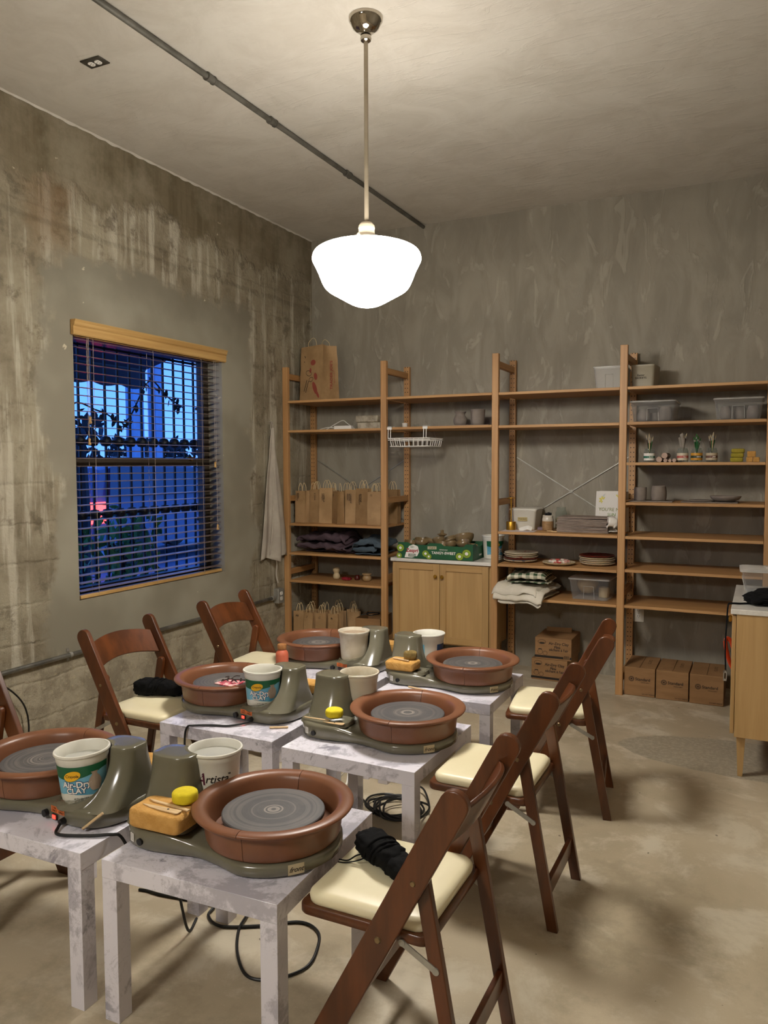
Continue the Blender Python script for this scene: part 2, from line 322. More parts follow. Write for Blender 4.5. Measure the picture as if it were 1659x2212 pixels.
def tag(o, label=None, cat=None, group=None, kind=None):
    if label: o['label']=label
    if cat: o['category']=cat
    if group: o['group']=group
    if kind: o['kind']=kind
    return o
def empty(name, loc, rz=0, label=None, cat=None, group=None):
    o=bpy.data.objects.new(name,None); COL.objects.link(o); o.location=loc; o.rotation_euler=(0,0,rz); o.empty_display_size=.05
    return tag(o,label,cat,group)
def dup(o, parent=None):
    kids=list(o.children); c=o.copy(); COL.objects.link(c); c.parent=parent
    for k in kids: dup(k,c)
    return c
def placed(o, loc, rz=0, label=None, group=None, scale=None):
    o.location=loc; o.rotation_euler=(0,0,rz)
    if label: o['label']=label
    if group: o['group']=group
    if scale: o.scale=scale
    return o
TX = {}
def glyphs(s, size, ext=.0004, offset=0, shear=0, align='CENTER', lines=.9):
    k=(s,size,ext,offset,shear,align)
    if k in TX: return TX[k]
    cu=bpy.data.curves.new('t','FONT'); cu.body=s; cu.size=size; cu.extrude=ext; cu.offset=offset; cu.shear=shear; cu.align_x=align; cu.align_y='CENTER'; cu.space_line=lines; cu.resolution_u=3
    o=bpy.data.objects.new('t',cu); COL.objects.link(o); dg=bpy.context.evaluated_depsgraph_get(); me=bpy.data.meshes.new_from_object(o.evaluated_get(dg))
    V=[tuple(v.co) for v in me.vertices]; F=[tuple(p.vertices) for p in me.polygons]
    bpy.data.objects.remove(o); bpy.data.curves.remove(cu); bpy.data.meshes.remove(me); TX[k]=(V,F); return V,F
def frame(o, xd, yd):
    x=Vector(xd).normalized(); y=Vector(yd); y=(y-x*y.dot(x)).normalized(); z=x.cross(y)
    return Matrix(((x.x,y.x,z.x,o[0]),(x.y,y.y,z.y,o[1]),(x.z,y.z,z.z,o[2]),(0,0,0,1)))
def text(name, s, size, o, xd, yd, m, parent, **kw):
    V,F=glyphs(s,size,**kw); return M().add(V,F,frame(o,xd,yd)).build(name,m,parent,smooth=False)
def wrapV(V, rad, a0, z0, off):      # flat (x,y,z) -> on a cylinder facing angle a0
    out=[]
    for x,y,z in V:
        r=rad(z0+y)+off+z; a=a0+x/rad(z0+y); out.append((r*math.cos(a),r*math.sin(a),z0+y))
    return out
# ------------------------------------------------------------ room
H=3.339; RX=3.78; YF=-8.6
floor=tag(M().box(0,YF,-.1,RX,0,0).build('floor',M_FLOOR,smooth=False),kind='structure')
tag(M().box(-.2,YF-.2,H,RX+.2,.2,H+.15).build('ceiling',M_CEIL,smooth=False),kind='structure')
tag(M().box(-.2,0,-.1,RX+.2,.2,H).build('wall_back',M_BACK,smooth=False),kind='structure')
tag(M().box(RX,YF,-.1,RX+.2,0,H).build('wall_right',M_BACK,smooth=False),kind='structure')
tag(M().box(-.2,YF-.2,-.1,RX+.2,YF,H).build('wall_front',M_BACK,smooth=False),kind='structure')
WY0,WY1,WZ0,WZ1=-2.515,-1.215,.757,2.262
w=M(); w.box(-.2,YF,-.1,0,WY0,H).box(-.2,WY1,-.1,0,0,H).box(-.2,WY0,-.1,0,WY1,WZ0).box(-.2,WY0,WZ1,0,WY1,H)
tag(w.build('wall_left',M_LEFT,smooth=False),kind='structure')
# ragged plaster lip where the wall meets the ceiling
w=M(); random.seed(4); n=260
w.sheet(lambda u,v:( (.004+.010*v*(.6+.8*noise.noise(Vector((u*60,1,0))))), -4.6*(1-u), H-.001-(.008+.014*abs(noise.noise(Vector((u*45,3,7)))))*(1-v)), n, 2)
tag(w.build('trim_1',M_CEIL),kind='structure')
# window: frame, sashes, glass
wn=empty('window_1',(-.15,(WY0+WY1)/2,WZ0)); tag(wn,kind='structure')
FR=mat('dark bronze window frame','3d342b',rough=.4); wy=(WY1-WY0)/2; wh=WZ1-WZ0
f=M()
for a in (-1,1): f.box(-.03,a*wy-(.0 if a<0 else .055),0,.03,a*wy+(.055 if a<0 else 0),wh)
f.box(-.03,-wy,0,.03,wy,.045).box(-.03,-wy,wh-.05,.03,wy,wh).build('window_frame',FR,wn,bevel=.002)
M().box(-.018,-wy+.055,.745,.032,wy-.055,.795).build('meeting_rail',FR,wn,bevel=.003)
M().cyl((.03,.44,.79),(.05,.44,.79),.012).box(.036,.40,.795,.05,.47,.802).build('sash_lock',BRASS,wn)
M().box(-.016,-wy+.055,.045,-.012,wy-.055,.745).build('lower_pane',PANE,wn); M().box(-.004,-wy+.055,.795,0,wy-.055,wh-.05).build('upper_pane',PANE,wn)
# blind
bl=empty('window_blind',(0,(WY0+WY1)/2,WZ0),0,'open horizontal slat blind with honey wood valance hanging in the window','window blind')
v=M(); pr=[(.004,1.455),(.020,1.455),(.026,1.462),(.026,1.500),(.034,1.508),(.036,1.522),(.042,1.532),(.042,1.536),(.004,1.536)]
v.rings([[(x,y,z) for x,z in pr] for y in (-.668,.668)]).build('valance',BLINDW,bl,ang=20)
s=M(); ns=33
for i in range(ns):
    z=.045+i*(1.44-.045)/(ns-1); a=math.radians(-3)
    s.sheet(lambda u,t:(-.058+.048*t, (u-.5)*1.262, z+(t-.5)*.048*math.sin(a)+.0022*(1-(2*t-1)**2)), 1, 4, .0022)
s.build('slats',SLAT,bl)
M().box(-.060,-.632,.004,-.010,.632,.024).build('bottom_rail',BLINDW,bl,bevel=.003); M().box(-.062,-.632,1.452,-.008,.632,1.495).build('head_rail',BLINDW,bl)
c=M()
for y in (-.50,-.02,.44):
    for x in (-.060,-.008): c.cyl((x,y,.01),(x,y,1.46),.0011,n=5)
c.build('ladder_cords',mat('blind cord','a9998a',rough=.7),bl)
for nm,ys,z0 in (('tilt_cord',(-.555,-.545),.9),('lift_cord',(.556,.572),.22)):
    c=M()
    for k,y in enumerate(ys): c.cyl((.004,y,z0+.12*k+(.55 if nm=='lift_cord' and k==0 else 0)),(.004,y,1.46),.0012,n=5)
    co=c.build(nm,mat('pull cord','b3a592',rough=.7),bl)
    for k,y in enumerate(ys):
        z=z0+.12*k+(.55 if nm=='lift_cord' and k==0 else 0); M().lathe([(.002,0),(.008,-.004),(.006,-.02),(.010,-.034),(.007,-.040)],12,(.004,y,z)).build('tassel',BLINDW,co)
# ------------------------------------------------------------ conduits, outlets
def outlet(name, X, plate, label, group=None, body=WHITE, w=.07, box=0):
    o=empty(name,(0,0,0),0,label,'power outlet',group); o.matrix_world=X
    M().box(-w/2,-.0575,0.0005+box,w/2,.0575,.006+box).build('cover_plate',plate,o,bevel=.0015)
    for y in (-.02,.02):
        f=M(); f.rings([[(.017*math.cos(a),y+max(-.0135,min(.0135,.017*math.sin(a))),z) for a in [2*PI*i/24 for i in range(24)]] for z in (.004+box,.009+box)])
        r=f.build('receptacle',body,o); h=M()
        for x in (-.006,.006): h.box(x-.001,y-.001,.0088+box,x+.001,y+.008,.0095+box)
        h.cyl((0,y-.008,.0088+box),(0,y-.008,.0095+box),.0022,n=8); h.build('slot',DARK,r)
    M().cyl((0,0,.005+box),(0,0,.0075+box),.003,n=10).build('screw',METAL,o)
    if box: M().box(-w/2,-.057,0.0005,w/2,.057,box).build('junction_box',METAL,o,bevel=.003)
    return o
STEEL2=mat('dark steel plate','55514a','47433c',12,.4,.6)
o=outlet('ceiling_outlet', frame((.605,-2.904,H),(0,1,0),(1,0,0)), STEEL2,'dark plated double outlet set in the ceiling')
outlet('wall_outlet', frame((2.632,0,.461),(1,0,0),(0,0,1)), WHITE,'white double outlet on the back wall above the brown boxes')
outlet('conduit_outlet', frame((0,-.575,.49),(0,1,0),(0,0,1)), METAL,'metal boxed double outlet at the end of the wall pipe beside the shelving',box=.042)
c=M(); c.cyl((1.0,YF,H-.018),(1.0,-.002,H-.018),.0135,n=16); cd=c.build('ceiling_conduit',DARKCOND); tag(cd,'long grey metal pipe running across the ceiling','pipe')
for y in (-2.58,-2.06,-1.22,-3.4): M().cyl((1,y-.022,H-.018),(1,y+.022,H-.018),.0185,n=16).cyl((1,y-.028,H-.018),(1,y-.021,H-.018),.021,n=16).cyl((1,y+.021,H-.018),(1,y+.028,H-.018),.021,n=16).build('pipe_coupling',DARKCOND,cd)
c=M(); c.tube([(.022,YF+.3,.478),(.022,-1,.478),(.024,-.665,.482)],.0125,12); wc=c.build('wall_conduit',CONDUIT); tag(wc,'grey metal pipe clamped along the left wall below the window','pipe')
for y in (-4.4,-2.61,-1.15): M().cyl((.022,y-.008,.478),(.022,y+.008,.478),.016,n=14).box(.001,y-.008,.494,.004,y+.008,.512).box(.001,y-.008,.444,.004,y+.008,.462).build('pipe_strap',METAL,wc)
M().cyl((.024,-.672,.482),(.024,-.633,.482),.018,n=14).build('connector',METAL,wc)
tag(M().tube([(.03,-3.35,.50),(.045,-3.15,.47),(.04,-3.03,.41),(.035,-2.93,.30),(.035,-2.90,.18),(.05,-2.93,.06),(.10,-3.0,.008),(.2,-3.25,.008),(.3,-3.8,.008)],.0045,8,8).build('power_cable',BLACK),'black cable drooping down the left wall behind the chairs','cable')
# ------------------------------------------------------------ pendant lamps
GL=lamp_glass('lit opal glass', LAMP_COLOR, GLOBE_STRENGTH)
def pendant(x,y,label,GL=GL):
    L=empty('pendant_lamp',(x,y,H),0,label,'pendant lamp')
    M().lathe([(.070,0),(.070,-.012),(.064,-.022),(.062,-.024),(.055,-.040),(.040,-.052),(.028,-.056),(.024,-.062),(.022,-.070)],40).lathe([(.012,-.068),(.021,-.074),(.0235,-.084),(.021,-.093),(.011,-.100)],28).build('canopy',CHROME,L)
    M().cyl((0,0,-.095),(0,0,-.840),.009,n=18).build('rod',ROD,L)
    M().lathe([(.010,-.822),(.024,-.826),(.033,-.838),(.035,-.850),(.033,-.853),(.034,-.872),(.040,-.878),(.060,-.888),(.068,-.894),(.070,-.902),(.066,-.906)],40).build('fitter',mat('cream metal fitter','b8ab95',rough=.35),L)
    for k in range(3):
        t=M(); a=2*PI*k/3+.62; d=Vector((math.cos(a),math.sin(a),0)); p=Vector((0,0,-.897)); t.cyl(p+d*.066,p+d*.088,.0028,n=8); t.cyl(p+d*.088,p+d*.092,.007,n=12); t.build('thumb_screw',ROD,L)
    pr=[(.066,-.896),(.078,-.903),(.118,-.912),(.160,-.921),(.200,-.935),(.220,-.950),(.2275,-.970),(.226,-.985),(.216,-1.005),(.203,-1.032),(.193,-1.058),(.182,-1.082),(.172,-1.096),(.155,-1.110),(.130,-1.124),(.105,-1.138),(.080,-1.152),(.055,-1.164),(.030,-1.171),(.0,-1.174)]
    P=[(p.x,p.y) for p in catmull([(a,b,0) for a,b in pr],3)]
    M().lathe([(max(r,.0001),z) for r,z in P],64,cap0=False).build('glass_shade',GL,L,ang=80)
    return L
pendant(1.872,-2.676,'lit white schoolhouse pendant lamp hanging on a long rod over the tables')
pendant(1.872,-6.25,'lit white pendant lamp hanging behind the viewpoint at the near end of the room',lamp_glass('lit opal glass of the second lamp', LAMP_COLOR, GLOBE_STRENGTH*1.0))
# ------------------------------------------------------------ shelving
PW=.046; SY0=-.4618; SY1=-.015; PH=2.26
def upright(i):
    x0=.85*i+.003
    u=empty('shelf_upright',(x0,SY0,0),0,None,'shelf frame')
    M().box(0,0,0,PW,.032,PH).build('front_post',PINEZ,u,bevel=.002); d=SY1-SY0
    M().box(0,d-.032,0,PW,d,PH).build('rear_post',PEG,u,bevel=.002)
    for z in (.10,.66,1.24,2.19): M().box(.007,.032,z-.022,PW-.007,d-.032,z+.022).build('rung',PINEY,u,bevel=.002)
    return u
ulab=['pine shelf frame standing in the corner by the window wall','pine shelf frame left of the oak cupboard','pine shelf frame right of the oak cupboard','pine shelf frame reaching the floor beside the three printed brown cartons','pine shelf frame at the right edge of the view']
for i in range(5): tag(upright(i),ulab[i],group='pine shelf frames along the back wall')
LV={0:[(2.0,'topmost shelf in the corner, under the tall grocery bag'),(1.772,'shelf in the corner bay holding the power strip'),(1.047,'shelf in the corner bay holding the row of kraft gift bags'),(.817,'shelf in the corner bay holding folded plum and blue fabric'),(.600,'shelf in the corner bay holding two small cream pots'),(.16,'bottom shelf in the corner bay under the small kraft bags')],
 1:[(1.996,'empty topmost shelf above the oak cupboard'),(1.776,'shelf above the oak cupboard with the white wire basket hooked on')],
 2:[(1.994,'topmost shelf of the bay with the clay cartons'),(1.770,'empty shelf below the frosted bin, above the steel cross brace'),(1.042,'shelf holding the stack of grey boards and brass holder'),(.817,'shelf holding two stacks of painted plates'),(.590,'shelf holding folded towels and a clear box')],
 3:[(1.995,'topmost empty shelf at the right end'),(1.771,'shelf at the right holding two lidded clear bins'),(1.514,'shelf holding the brush jars and sponges'),(1.259,'shelf holding grey clay cups and a clay dish'),(1.040,'bare shelf right under the grey clay cups'),(.825,'bare shelf second above the printed brown cartons'),(.593,'bare shelf directly above the printed brown cartons')]}
for i,ls in LV.items():
    for z,lab in ls:
        x0=.85*i+.003+PW+.0015; b=M().box(0,0,-.018,.85-PW-.003,.440,0)
        o=b.build('shelf_board',PINEX,None,(x0,SY0+.002,z),bevel=.0015); tag(o,'pine '+lab if not lab.startswith(('empty','bare','topmost')) else 'pine board, '+lab,'shelf','pine shelf boards')
def brace(x0,x1,z0,z1,lab):
    b=empty('cross_brace',((x0+x1)/2,-.012,(z0+z1)/2),0,lab,'cross brace','steel cross braces'); w=(x1-x0)/2; h=(z1-z0)/2
    for s in (1,-1): M().beam((-w,.002*s,-h*s),(w,.002*s,h*s),.003,.006,(0,0,1)).build('diagonal_bar',METAL,b)
    M().cyl((0,-.006,0),(0,.004,0),.012,n=14).build('hub',METAL,b)
brace(.05,.853,1.06,1.545,'thin steel cross brace on the wall behind the kraft gift bags'); brace(1.752,2.553,1.06,1.555,'thin steel cross brace against the wall above the stack of boards')
# ------------------------------------------------------------ cupboards (front faces -y locally, origin at floor, front left corner)
def cupboard(loc, rz, w, lab):
    o=empty('oak_cupboard',loc,rz,lab,'cupboard','oak cupboards with marble tops'); d=.39
    M().box(0,.02,.20,w,d,.793).build('body',OAK,o,bevel=.002)
    M().box(-.006,-.006,.793,w+.006,d+.004,.817).build('marble_top',MARBW,o,bevel=.002)
    for k in range(2):
        x0=.012+k*(w/2-.012)+.0015; x1=x0+w/2-.015; b=.048; z0,z1=.212,.785
        dr=M().box(x0+b-.004,.008,z0+b-.004,x1-b+.004,.016,z1-b+.004).build('door',OAK,o)
        for xa in (x0,x1-b): M().box(xa,0,z0,xa+b,.018,z1).build('door_stile',OAK,dr,bevel=.002)
        M().box(x0+b,0,z1-b,x1-b,.018,z1).build('door_rail',OAKX,dr,bevel=.002); M().box(x0+b,0,z0,x1-b,.018,z0+b).build('door_rail',OAKX,dr,bevel=.002)
        kx=x1-.024 if k==0 else x0+.024
        M().lathe([(.006,0),(.006,-.010),(.013,-.016),(.014,-.021),(.010,-.026),(.002,-.027)],18,X=Matrix.Translation((kx,0,.697))@Matrix.Rotation(PI/2,4,'X')@Matrix.Scale(-1,4,(0,0,1))).build('knob',BRASS,dr)
    for x,y in ((.045,.05),(w-.045,.05),(.045,d-.05),(w-.045,d-.05)):
        M().rings([[(x+a*.011,y+b*.011,0) for a,b in ((-1,-1),(1,-1),(1,1),(-1,1))],[(x+a*.020,y+b*.020,.20) for a,b in ((-1,-1),(1,-1),(1,1),(-1,1))]]).build('leg',OAK,o,bevel=.001)
    return o
cupboard((.924,-.43,0),0,.765,'light oak two door cupboard with marble top standing between the shelf frames')
cupboard((3.272,-.80,0),-PI/2,.815,'light oak cupboard with marble top at the right edge, side panel towards the viewer')
# ------------------------------------------------------------ small tables
def table():
    t=empty('side_table',(0,0,0),0,None,'table','marble print side tables under the wheels')
    M().box(0,0,.400,.55,.55,.450).build('table_top',MARB,t,bevel=.0012)
    for x in (.0,.50):
        for y in (.0,.50): M().box(x+.0005,y+.0005,0,x+.0495,y+.0495,.400).build('leg',MARB,t,bevel=.001)
    return t
tb=table()
TB=[(1.807,-4.137,1.93,'marble print side table nearest the camera, all its front legs in view'),(1.783,-3.224,-1.2,'marble print side table in the middle of the right row'),(1.780,-2.402,.6,'marble print side table at the far end of the right row, close to the cupboard'),
    (1.183,-4.150,1.0,'marble print side table cut off by the left edge of the view'),(1.172,-3.199,.4,'marble print side table in the middle of the left row, blue sheen on it'),(1.172,-2.385,0,'marble print side table at the far end of the left row, mostly hidden')]
for i,(x,y,a,l) in enumerate(TB): placed(tb if i==0 else dup(tb),(x,y,0),math.radians(a),l)
# ------------------------------------------------------------ folding chairs (face -x, origin under the seat centre)
def chair():
    c=empty('folding_chair',(0,0,0),0,None,'chair','wooden folding chairs')
    F=Vector((-.208,0,0)); T=Vector((.190,0,.758)); d=(T-F).normalized(); nrm=Vector((d.z,0,-d.x))   # nrm points back/up
    def rail(y):
        w=.0345; pts=[]
        P=[F+nrm*w*.98+d*.0, F-nrm*w*.98]
        out=[]
        # lower end cut flat on the floor
        t=-F.z
        def onfloor(p): return p-d*(p.z/d.z)
        out=[onfloor(F-nrm*w), onfloor(F+nrm*w)]
        for k in range(9):
            a=k/8*PI; out.append(T+nrm*w*math.cos(a)+d*w*math.sin(a)*.95)
        return M().rings([[(p.x,y-.0105,p.z) for p in out],[(p.x,y+.0105,p.z) for p in out]]).build('side_rail',CHAIR,c,bevel=.003)
    R=[rail(-.200),rail(.200)]
    A=Vector((.098,0,.578)); B=Vector((.205,0,0)); e=(B-A).normalized(); en=Vector((e.z,0,-e.x))
    for s in (-1,1):
        y=s*.1765; out=[A-en*.018, ]
        out=[]
        for k in range(7):
            a=PI*k/6; out.append(A+en*.0185*math.cos(a)-e*.0185*math.sin(a))
        def fl(p): return p+e*(-p.z/e.z)
        out+= [fl(B-en*.017), fl(B+en*.017)]
        L=M().rings([[(p.x,y-.0105,p.z) for p in out],[(p.x,y+.0105,p.z) for p in out]]).build('rear_leg',CHAIR,c,bevel=.0025)
        ys=s*.2105; q=R[0 if s<0 else 1]
        M().cyl((A.x-.006,ys,A.z-.02),(A.x-.006,ys+s*.003,A.z-.02),.0070,.0055,n=14).build('bolt',DULL,q)
        M().cyl((.003,ys,.402),(.003,ys+s*.0035,.402),.0085,.0065,n=14).build('bolt',DULL,q)
        # folding stay
        a0=Vector((.055,s*.1885,.398)); b0=Vector((.140,s*.1885,.352)); M().beam(a0,b0,.015,.003,(0,1,0)).cyl(a0-Vector((0,.003,0)),a0+Vector((0,.003,0)),.0085,n=14).cyl(b0-Vector((0,.003,0)),b0+Vector((0,.003,0)),.0085,n=14).build('folding_stay',METAL,c)
    # curved backrest
    def br(u,v):
        y=(u-.5)*.380; bow=(1-(2*u-1)**2); z=.612+.102*v+bow*.022; k=(z-.0)/.758
        x=F.x+(T.x-F.x)*k+.012+bow*.034; return (x,y,z)
    M().sheet(br,20,5,.013).build('backrest',CHAIR,c,bevel=.003)
    # seat frame, cushion
    def rr(x0,x1,yh,r,n=6,taper=0):
        P=[]
        for cx,cy,a0 in ((x1-r,yh-r-taper,0),(x0+r,yh-r,PI/2),(x0+r,-yh+r,PI),(x1-r,-yh+r+taper,1.5*PI)):
            for k in range(n+1): P.append((cx+r*math.cos(a0+PI/2*k/n),cy+r*math.sin(a0+PI/2*k/n)))
        return P
    def slab(x0,x1,yh,r,zs,taper=0):
        return [[(x,y,z) for x,y in rr(x0+i,x1-i,yh-i,max(r-i,.004),6,taper)] for z,i in zs]
    M().rings(slab(-.232,.122,.187,.030,[(.396,.003),(.400,0),(.416,0),(.420,.003)])).build('seat_frame',CHAIR,c)
    M().rings(slab(-.218,.112,.174,.040,[(.419,.002),(.423,0),(.434,-.002),(.442,.001),(.448,.007),(.451,.018),(.452,.05)])).build('seat_cushion',VINYL,c,ang=70)
    def mid(P,Q,z): return P.x+(Q.x-P.x)*(z-P.z)/(Q.z-P.z)
    for z,h,l in ((.125,.055,'rear_stretcher'),):
        x=mid(A,B,z); M().box(x-.008,-.166,z-h/2,x+.008,.166,z+h/2,).build(l,CHAIR,c,bevel=.002)
    x=mid(F,T,.16); M().box(x-.008,-.190,.135,x+.010,.190,.185).build('front_stretcher',CHAIR,c,bevel=.002)
    M().cyl((.003,-.19,.385),(.003,.19,.385),.007,n=10).build('pivot_rod',METAL,c)
    return c
ch=chair()
CH=[(2.60,-3.860,0,'walnut folding chair nearest the camera with a black bundle on its cushion'),
    (2.605,-3.035,0,'walnut folding chair in the middle of the right row, cushion scuffed at its rear corner'),
    (2.600,-2.180,8.0,'walnut folding chair farthest along the right row, in front of the brown cartons'),
    (.900,-3.83,180,'walnut folding chair cut off by the left edge of the view'),
    (.925,-2.975,180,'walnut folding chair on the window side with a dark bundle on its seat'),
    (.918,-2.168,183.5,'walnut folding chair nearest the corner shelves, its cream seat bare')]
for i,(x,y,a,l) in enumerate(CH): placed(ch if i==0 else dup(ch),(x,y,0),math.radians(a),l)
# ------------------------------------------------------------ pottery wheels
def wheel():
    w=empty('pottery_wheel',(0,0,0),0,None,'pottery wheel','pottery wheels on the tables')
    ctl=[(-.422,0),(-.420,.05),(-.410,.100),(-.388,.142),(-.35,.172),(-.29,.180),(-.22,.172),(-.15,.160),(-.08,.170),(0,.192),(.05,.187),(.10,.165),(.148,.124),(.178,.074),(.1925,.025),(.194,0)]
    half=[(p.x,max(p.y,0)) for p in catmull([(a,b,0) for a,b in ctl],5)]
    ol=[(x,-y) for x,y in half]+[(x,y) for x,y in half[::-1][1:-1]]
    cxy=(-.1,0)
    def ring(z,inset,dz=True):
        out=[]
        for i,(x,y) in enumerate(ol):
            a=ol[i-1]; b=ol[(i+1)%len(ol)]; tx,ty=b[0]-a[0],b[1]-a[1]; l=math.hypot(tx,ty) or 1
            nx,ny=-ty/l,tx/l; k=min(1,max(0,(-.12-x)/.12)); zz=z+(.021*k*k*(3-2*k) if z>.02 else 0)
            out.append((x+nx*inset,y+ny*inset,zz))
        return out
    M().rings([ring(.004,.006),ring(.008,.001),ring(.028,0),ring(.034,.003),ring(.037,.010)]).build('base',BODY,w,ang=60)
    f=M()
    for x,y in ((-.36,-.11),(-.36,.11),(.10,-.1),(.10,.1)): f.cyl((x,y,0),(x,y,.006),.014,n=12)
    f.build('rubber_feet',BLACK,w)
    bx,by,brad=-.262,.105,.083
    def hr(t):
        e=(1-t)**1.9; cx=-.338-.002*t; cy=.012+.022*e; hx=.070+.022*e+.003*(1-t); hy=.054+.066*e+.018*(1-t); z=.050+t*.158
        out=[]; 
        for k in range(56):
            a=2*PI*k/56; p=2.6; ca,sa=math.cos(a),math.sin(a); r=(abs(ca)**p+abs(sa)**p)**(-1/p)
            x=cx+hx*r*ca; y=cy+hy*r*sa
            x=max(x,-.416+.010*t)
            q=math.hypot(x-bx,y-by); rad=brad+.004*t
            if q<rad and q>1e-6:
                x=bx+(x-bx)/q*rad; y=by+(y-by)/q*rad
            out.append((x,y,z))
        return out
    R=[hr(i/14) for i in range(15)]
    top=R[-1]; cx=sum(p[0] for p in top)/56; cy=sum(p[1] for p in top)/56
    for s,z in ((.975,.2098),(.93,.2106),(.6,.2107)): R.append([(cx+(x-cx)*s,cy+(y-cy)*s,z) for x,y,_ in top])
    M().rings(R).build('motor_housing',BODY,w,ang=75)
    # bucket cradle ring and tool tray
    M().rings([[(bx+.078*math.cos(a)*k,by*.86+.078*math.sin(a)*k,z) for a in [2*PI*i/40 for i in range(40)]] for k,z in ((1.02,.050),(1.0,.060),(.93,.060),(.91,.055))],True,True).build('bucket_ledge',BODY,w,ang=60)
    tr=M(); tr.rings([[(-.300+hx*q*math.cos(a)*1.0,-.098+hy*q*math.sin(a),z) for a in [2*PI*i/40 for i in range(40)] for q in [(abs(math.cos(a))**4+abs(math.sin(a))**4)**-.25]] for hx,hy,z in ((.106,.058,.050),(.102,.054,.063),(.094,.047,.063),(.090,.043,.056))]); tr.build('tool_tray',BODY,w,ang=60)
    # splash pan in two halves
    prof=[(.165,.037),(.180,.038),(.186,.046),(.190,.075),(.193,.098),(.198,.108),(.211,.114),(.2215,.119),(.2235,.124),(.219,.128),(.206,.130),(.192,.128),(.182,.121),(.177,.11),(.171,.085),(.166,.062),(.155,.054),(.06,.052)]
    P=[(p.x,p.y) for p in catmull([(a,b,0) for a,b in prof],2)]
    for s in (0,1):
        Rr=[[(r*math.cos(a),r*math.sin(a),z) for r,z in P] for a in [PI/2+.12+s*PI+.004+(PI-.008)*k/32 for k in range(33)]]
        M().rings(Rr,True,True,False).build('splash_pan',TERRA,w,ang=50)
    M().lathe([(.166,.0365),(.166,.053)],48).build('pan_floor',TERRA,w)
    M().lathe([(.030,.052),(.030,.084),(.139,.087),(.1425,.089),(.1425,.098),(.140,.100),(.0,.1002)],64,cap1=False,cap0=False).build('wheel_head',HEAD,w,ang=30)
    # controls: bucket side of the base
    def side(x, off=0):  # point and outward normal on +y side
        i=min(range(len(half)),key=lambda k:abs(half[k][0]-x)); a=half[max(i-1,0)]; b=half[min(i+1,len(half)-1)]; t=Vector((b[0]-a[0],b[1]-a[1],0)).normalized(); n=Vector((-t.y,t.x,0)); return Vector((half[i][0],half[i][1],0))+n*off, n, t
    p,n,t=side(-.235,.0008); X=frame((p.x,p.y,.040),-t,(0,0,1))
    st=M(); st.add([(-.032,-.0095,0),(.032,-.0095,0),(.032,.0095,0),(-.032,.0095,0)],[(0,1,2,3)],X); so=st.build('voltage_sticker',ORST,w,smooth=False)
    m=M(); V,F=glyphs('110V\nONLY',.009,.0002); 
    for dx in (-.016,.016): m.add([(a+dx,b,c+.0006) for a,b,c in V],F,X)
    m.build('sticker_print',INK,so,smooth=False)
    p,n,t=side(-.225,0); X=frame((p.x,p.y,.018),-t,(0,0,1)); sw=M().box(-.011,-.008,-.002,.011,.008,.003,X).build('switch_housing',BLACK,w); M().box(-.008,-.0055,.002,.006,.0055,.005,X).build('lit_rocker',emit('red switch light',(1,.05,.03),2.2),sw)
    p,n,t=side(-.185,0); M().cyl(p+Vector((0,0,.020)),p+n*.012+Vector((0,0,.020)),.011,n=18).build('direction_switch',BLACK,w)
    p,n,t=side(-.262,0); M().cyl(p+Vector((0,0,.017))-n*.004,p+n*.016+Vector((0,0,.017)),.0105,.008,n=14).build('power_socket',BLACK,w)
    # far side: rating label and round plug
    for x,nm in ((-.345,'rating_label'),(-.318,'round_cap')):
        i=min(range(len(half)),key=lambda k:abs(half[k][0]-x)); a=half[max(i-1,0)]; b=half[min(i+1,len(half)-1)]; t=Vector((b[0]-a[0],-(b[1]-a[1]),0)).normalized(); n=Vector((t.y,-t.x,0)); q=Vector((half[i][0],-half[i][1],0))
        if nm=='rating_label':
            X=frame((q.x+n.x*.0008,q.y+n.y*.0008,.030),t,(0,0,1)); lo=M().add([(-.009,-.012,0),(.009,-.012,0),(.009,.012,0),(-.009,.012,0)],[(0,1,2,3)],X).build(nm,WHITE,w,smooth=False)
            g=M()
            for k in range(5): g.add([(-.006,-.008+k*.004,.0004),(.006,-.008+k*.004,.0004),(.006,-.0068+k*.004,.0004),(-.006,-.0068+k*.004,.0004)],[(0,1,2,3)],X)
            g.build('label_print',INK,lo,smooth=False)
        else: M().cyl(q+Vector((0,0,.026))-n*.004,q+n*.006+Vector((0,0,.026)),.0095,n=20).build(nm,BLACK,w)
    # name tape on the pan end
    X=frame((.1905*math.cos(-.72),.1905*math.sin(-.72),.0205),(-math.sin(-.72),math.cos(-.72),0),(0,0,1)); tp=M().add([(-.022,-.013,.003),(.022,-.013,.003),(.022,.015,.003),(-.022,.015,.003)],[(0,1,2,3)],X).build('tape_label',mat('masking tape','c4b594','ac9a76',9,.7),w,smooth=False)
    m=M(); V,F=glyphs('front',.019,.0003,shear=.4); m.add([(a,b,c+.0035) for a,b,c in V],F,X).build('handwriting',INK,tp,smooth=False)
    return w
wh=wheel()
WC=[(2.181,-3.868,2,'pottery wheel nearest the camera, chips of dried slip on its brown rim'),(2.172,-2.932,-1,'pottery wheel in the middle of the right row with a yellow sponge in its tray'),(2.150,-2.115,1,'pottery wheel at the far end of the right row under a worn sponge'),
    (1.298,-3.868,181,'pottery wheel cut off at the left edge, its red power light lit beside a cord'),(1.262,-2.872,180,'pottery wheel in the left row with a pink card on its disc'),(1.250,-2.045,181,'pottery wheel at the far end of the left row, slip splashed over its pan')]
WH=[]
for i,(x,y,a,l) in enumerate(WC): WH.append(placed(wh if i==0 else dup(wh),(x,y,.4505),math.radians(a),l))
OFFM=mat('unlit rocker','2a0d0c',rough=.4)
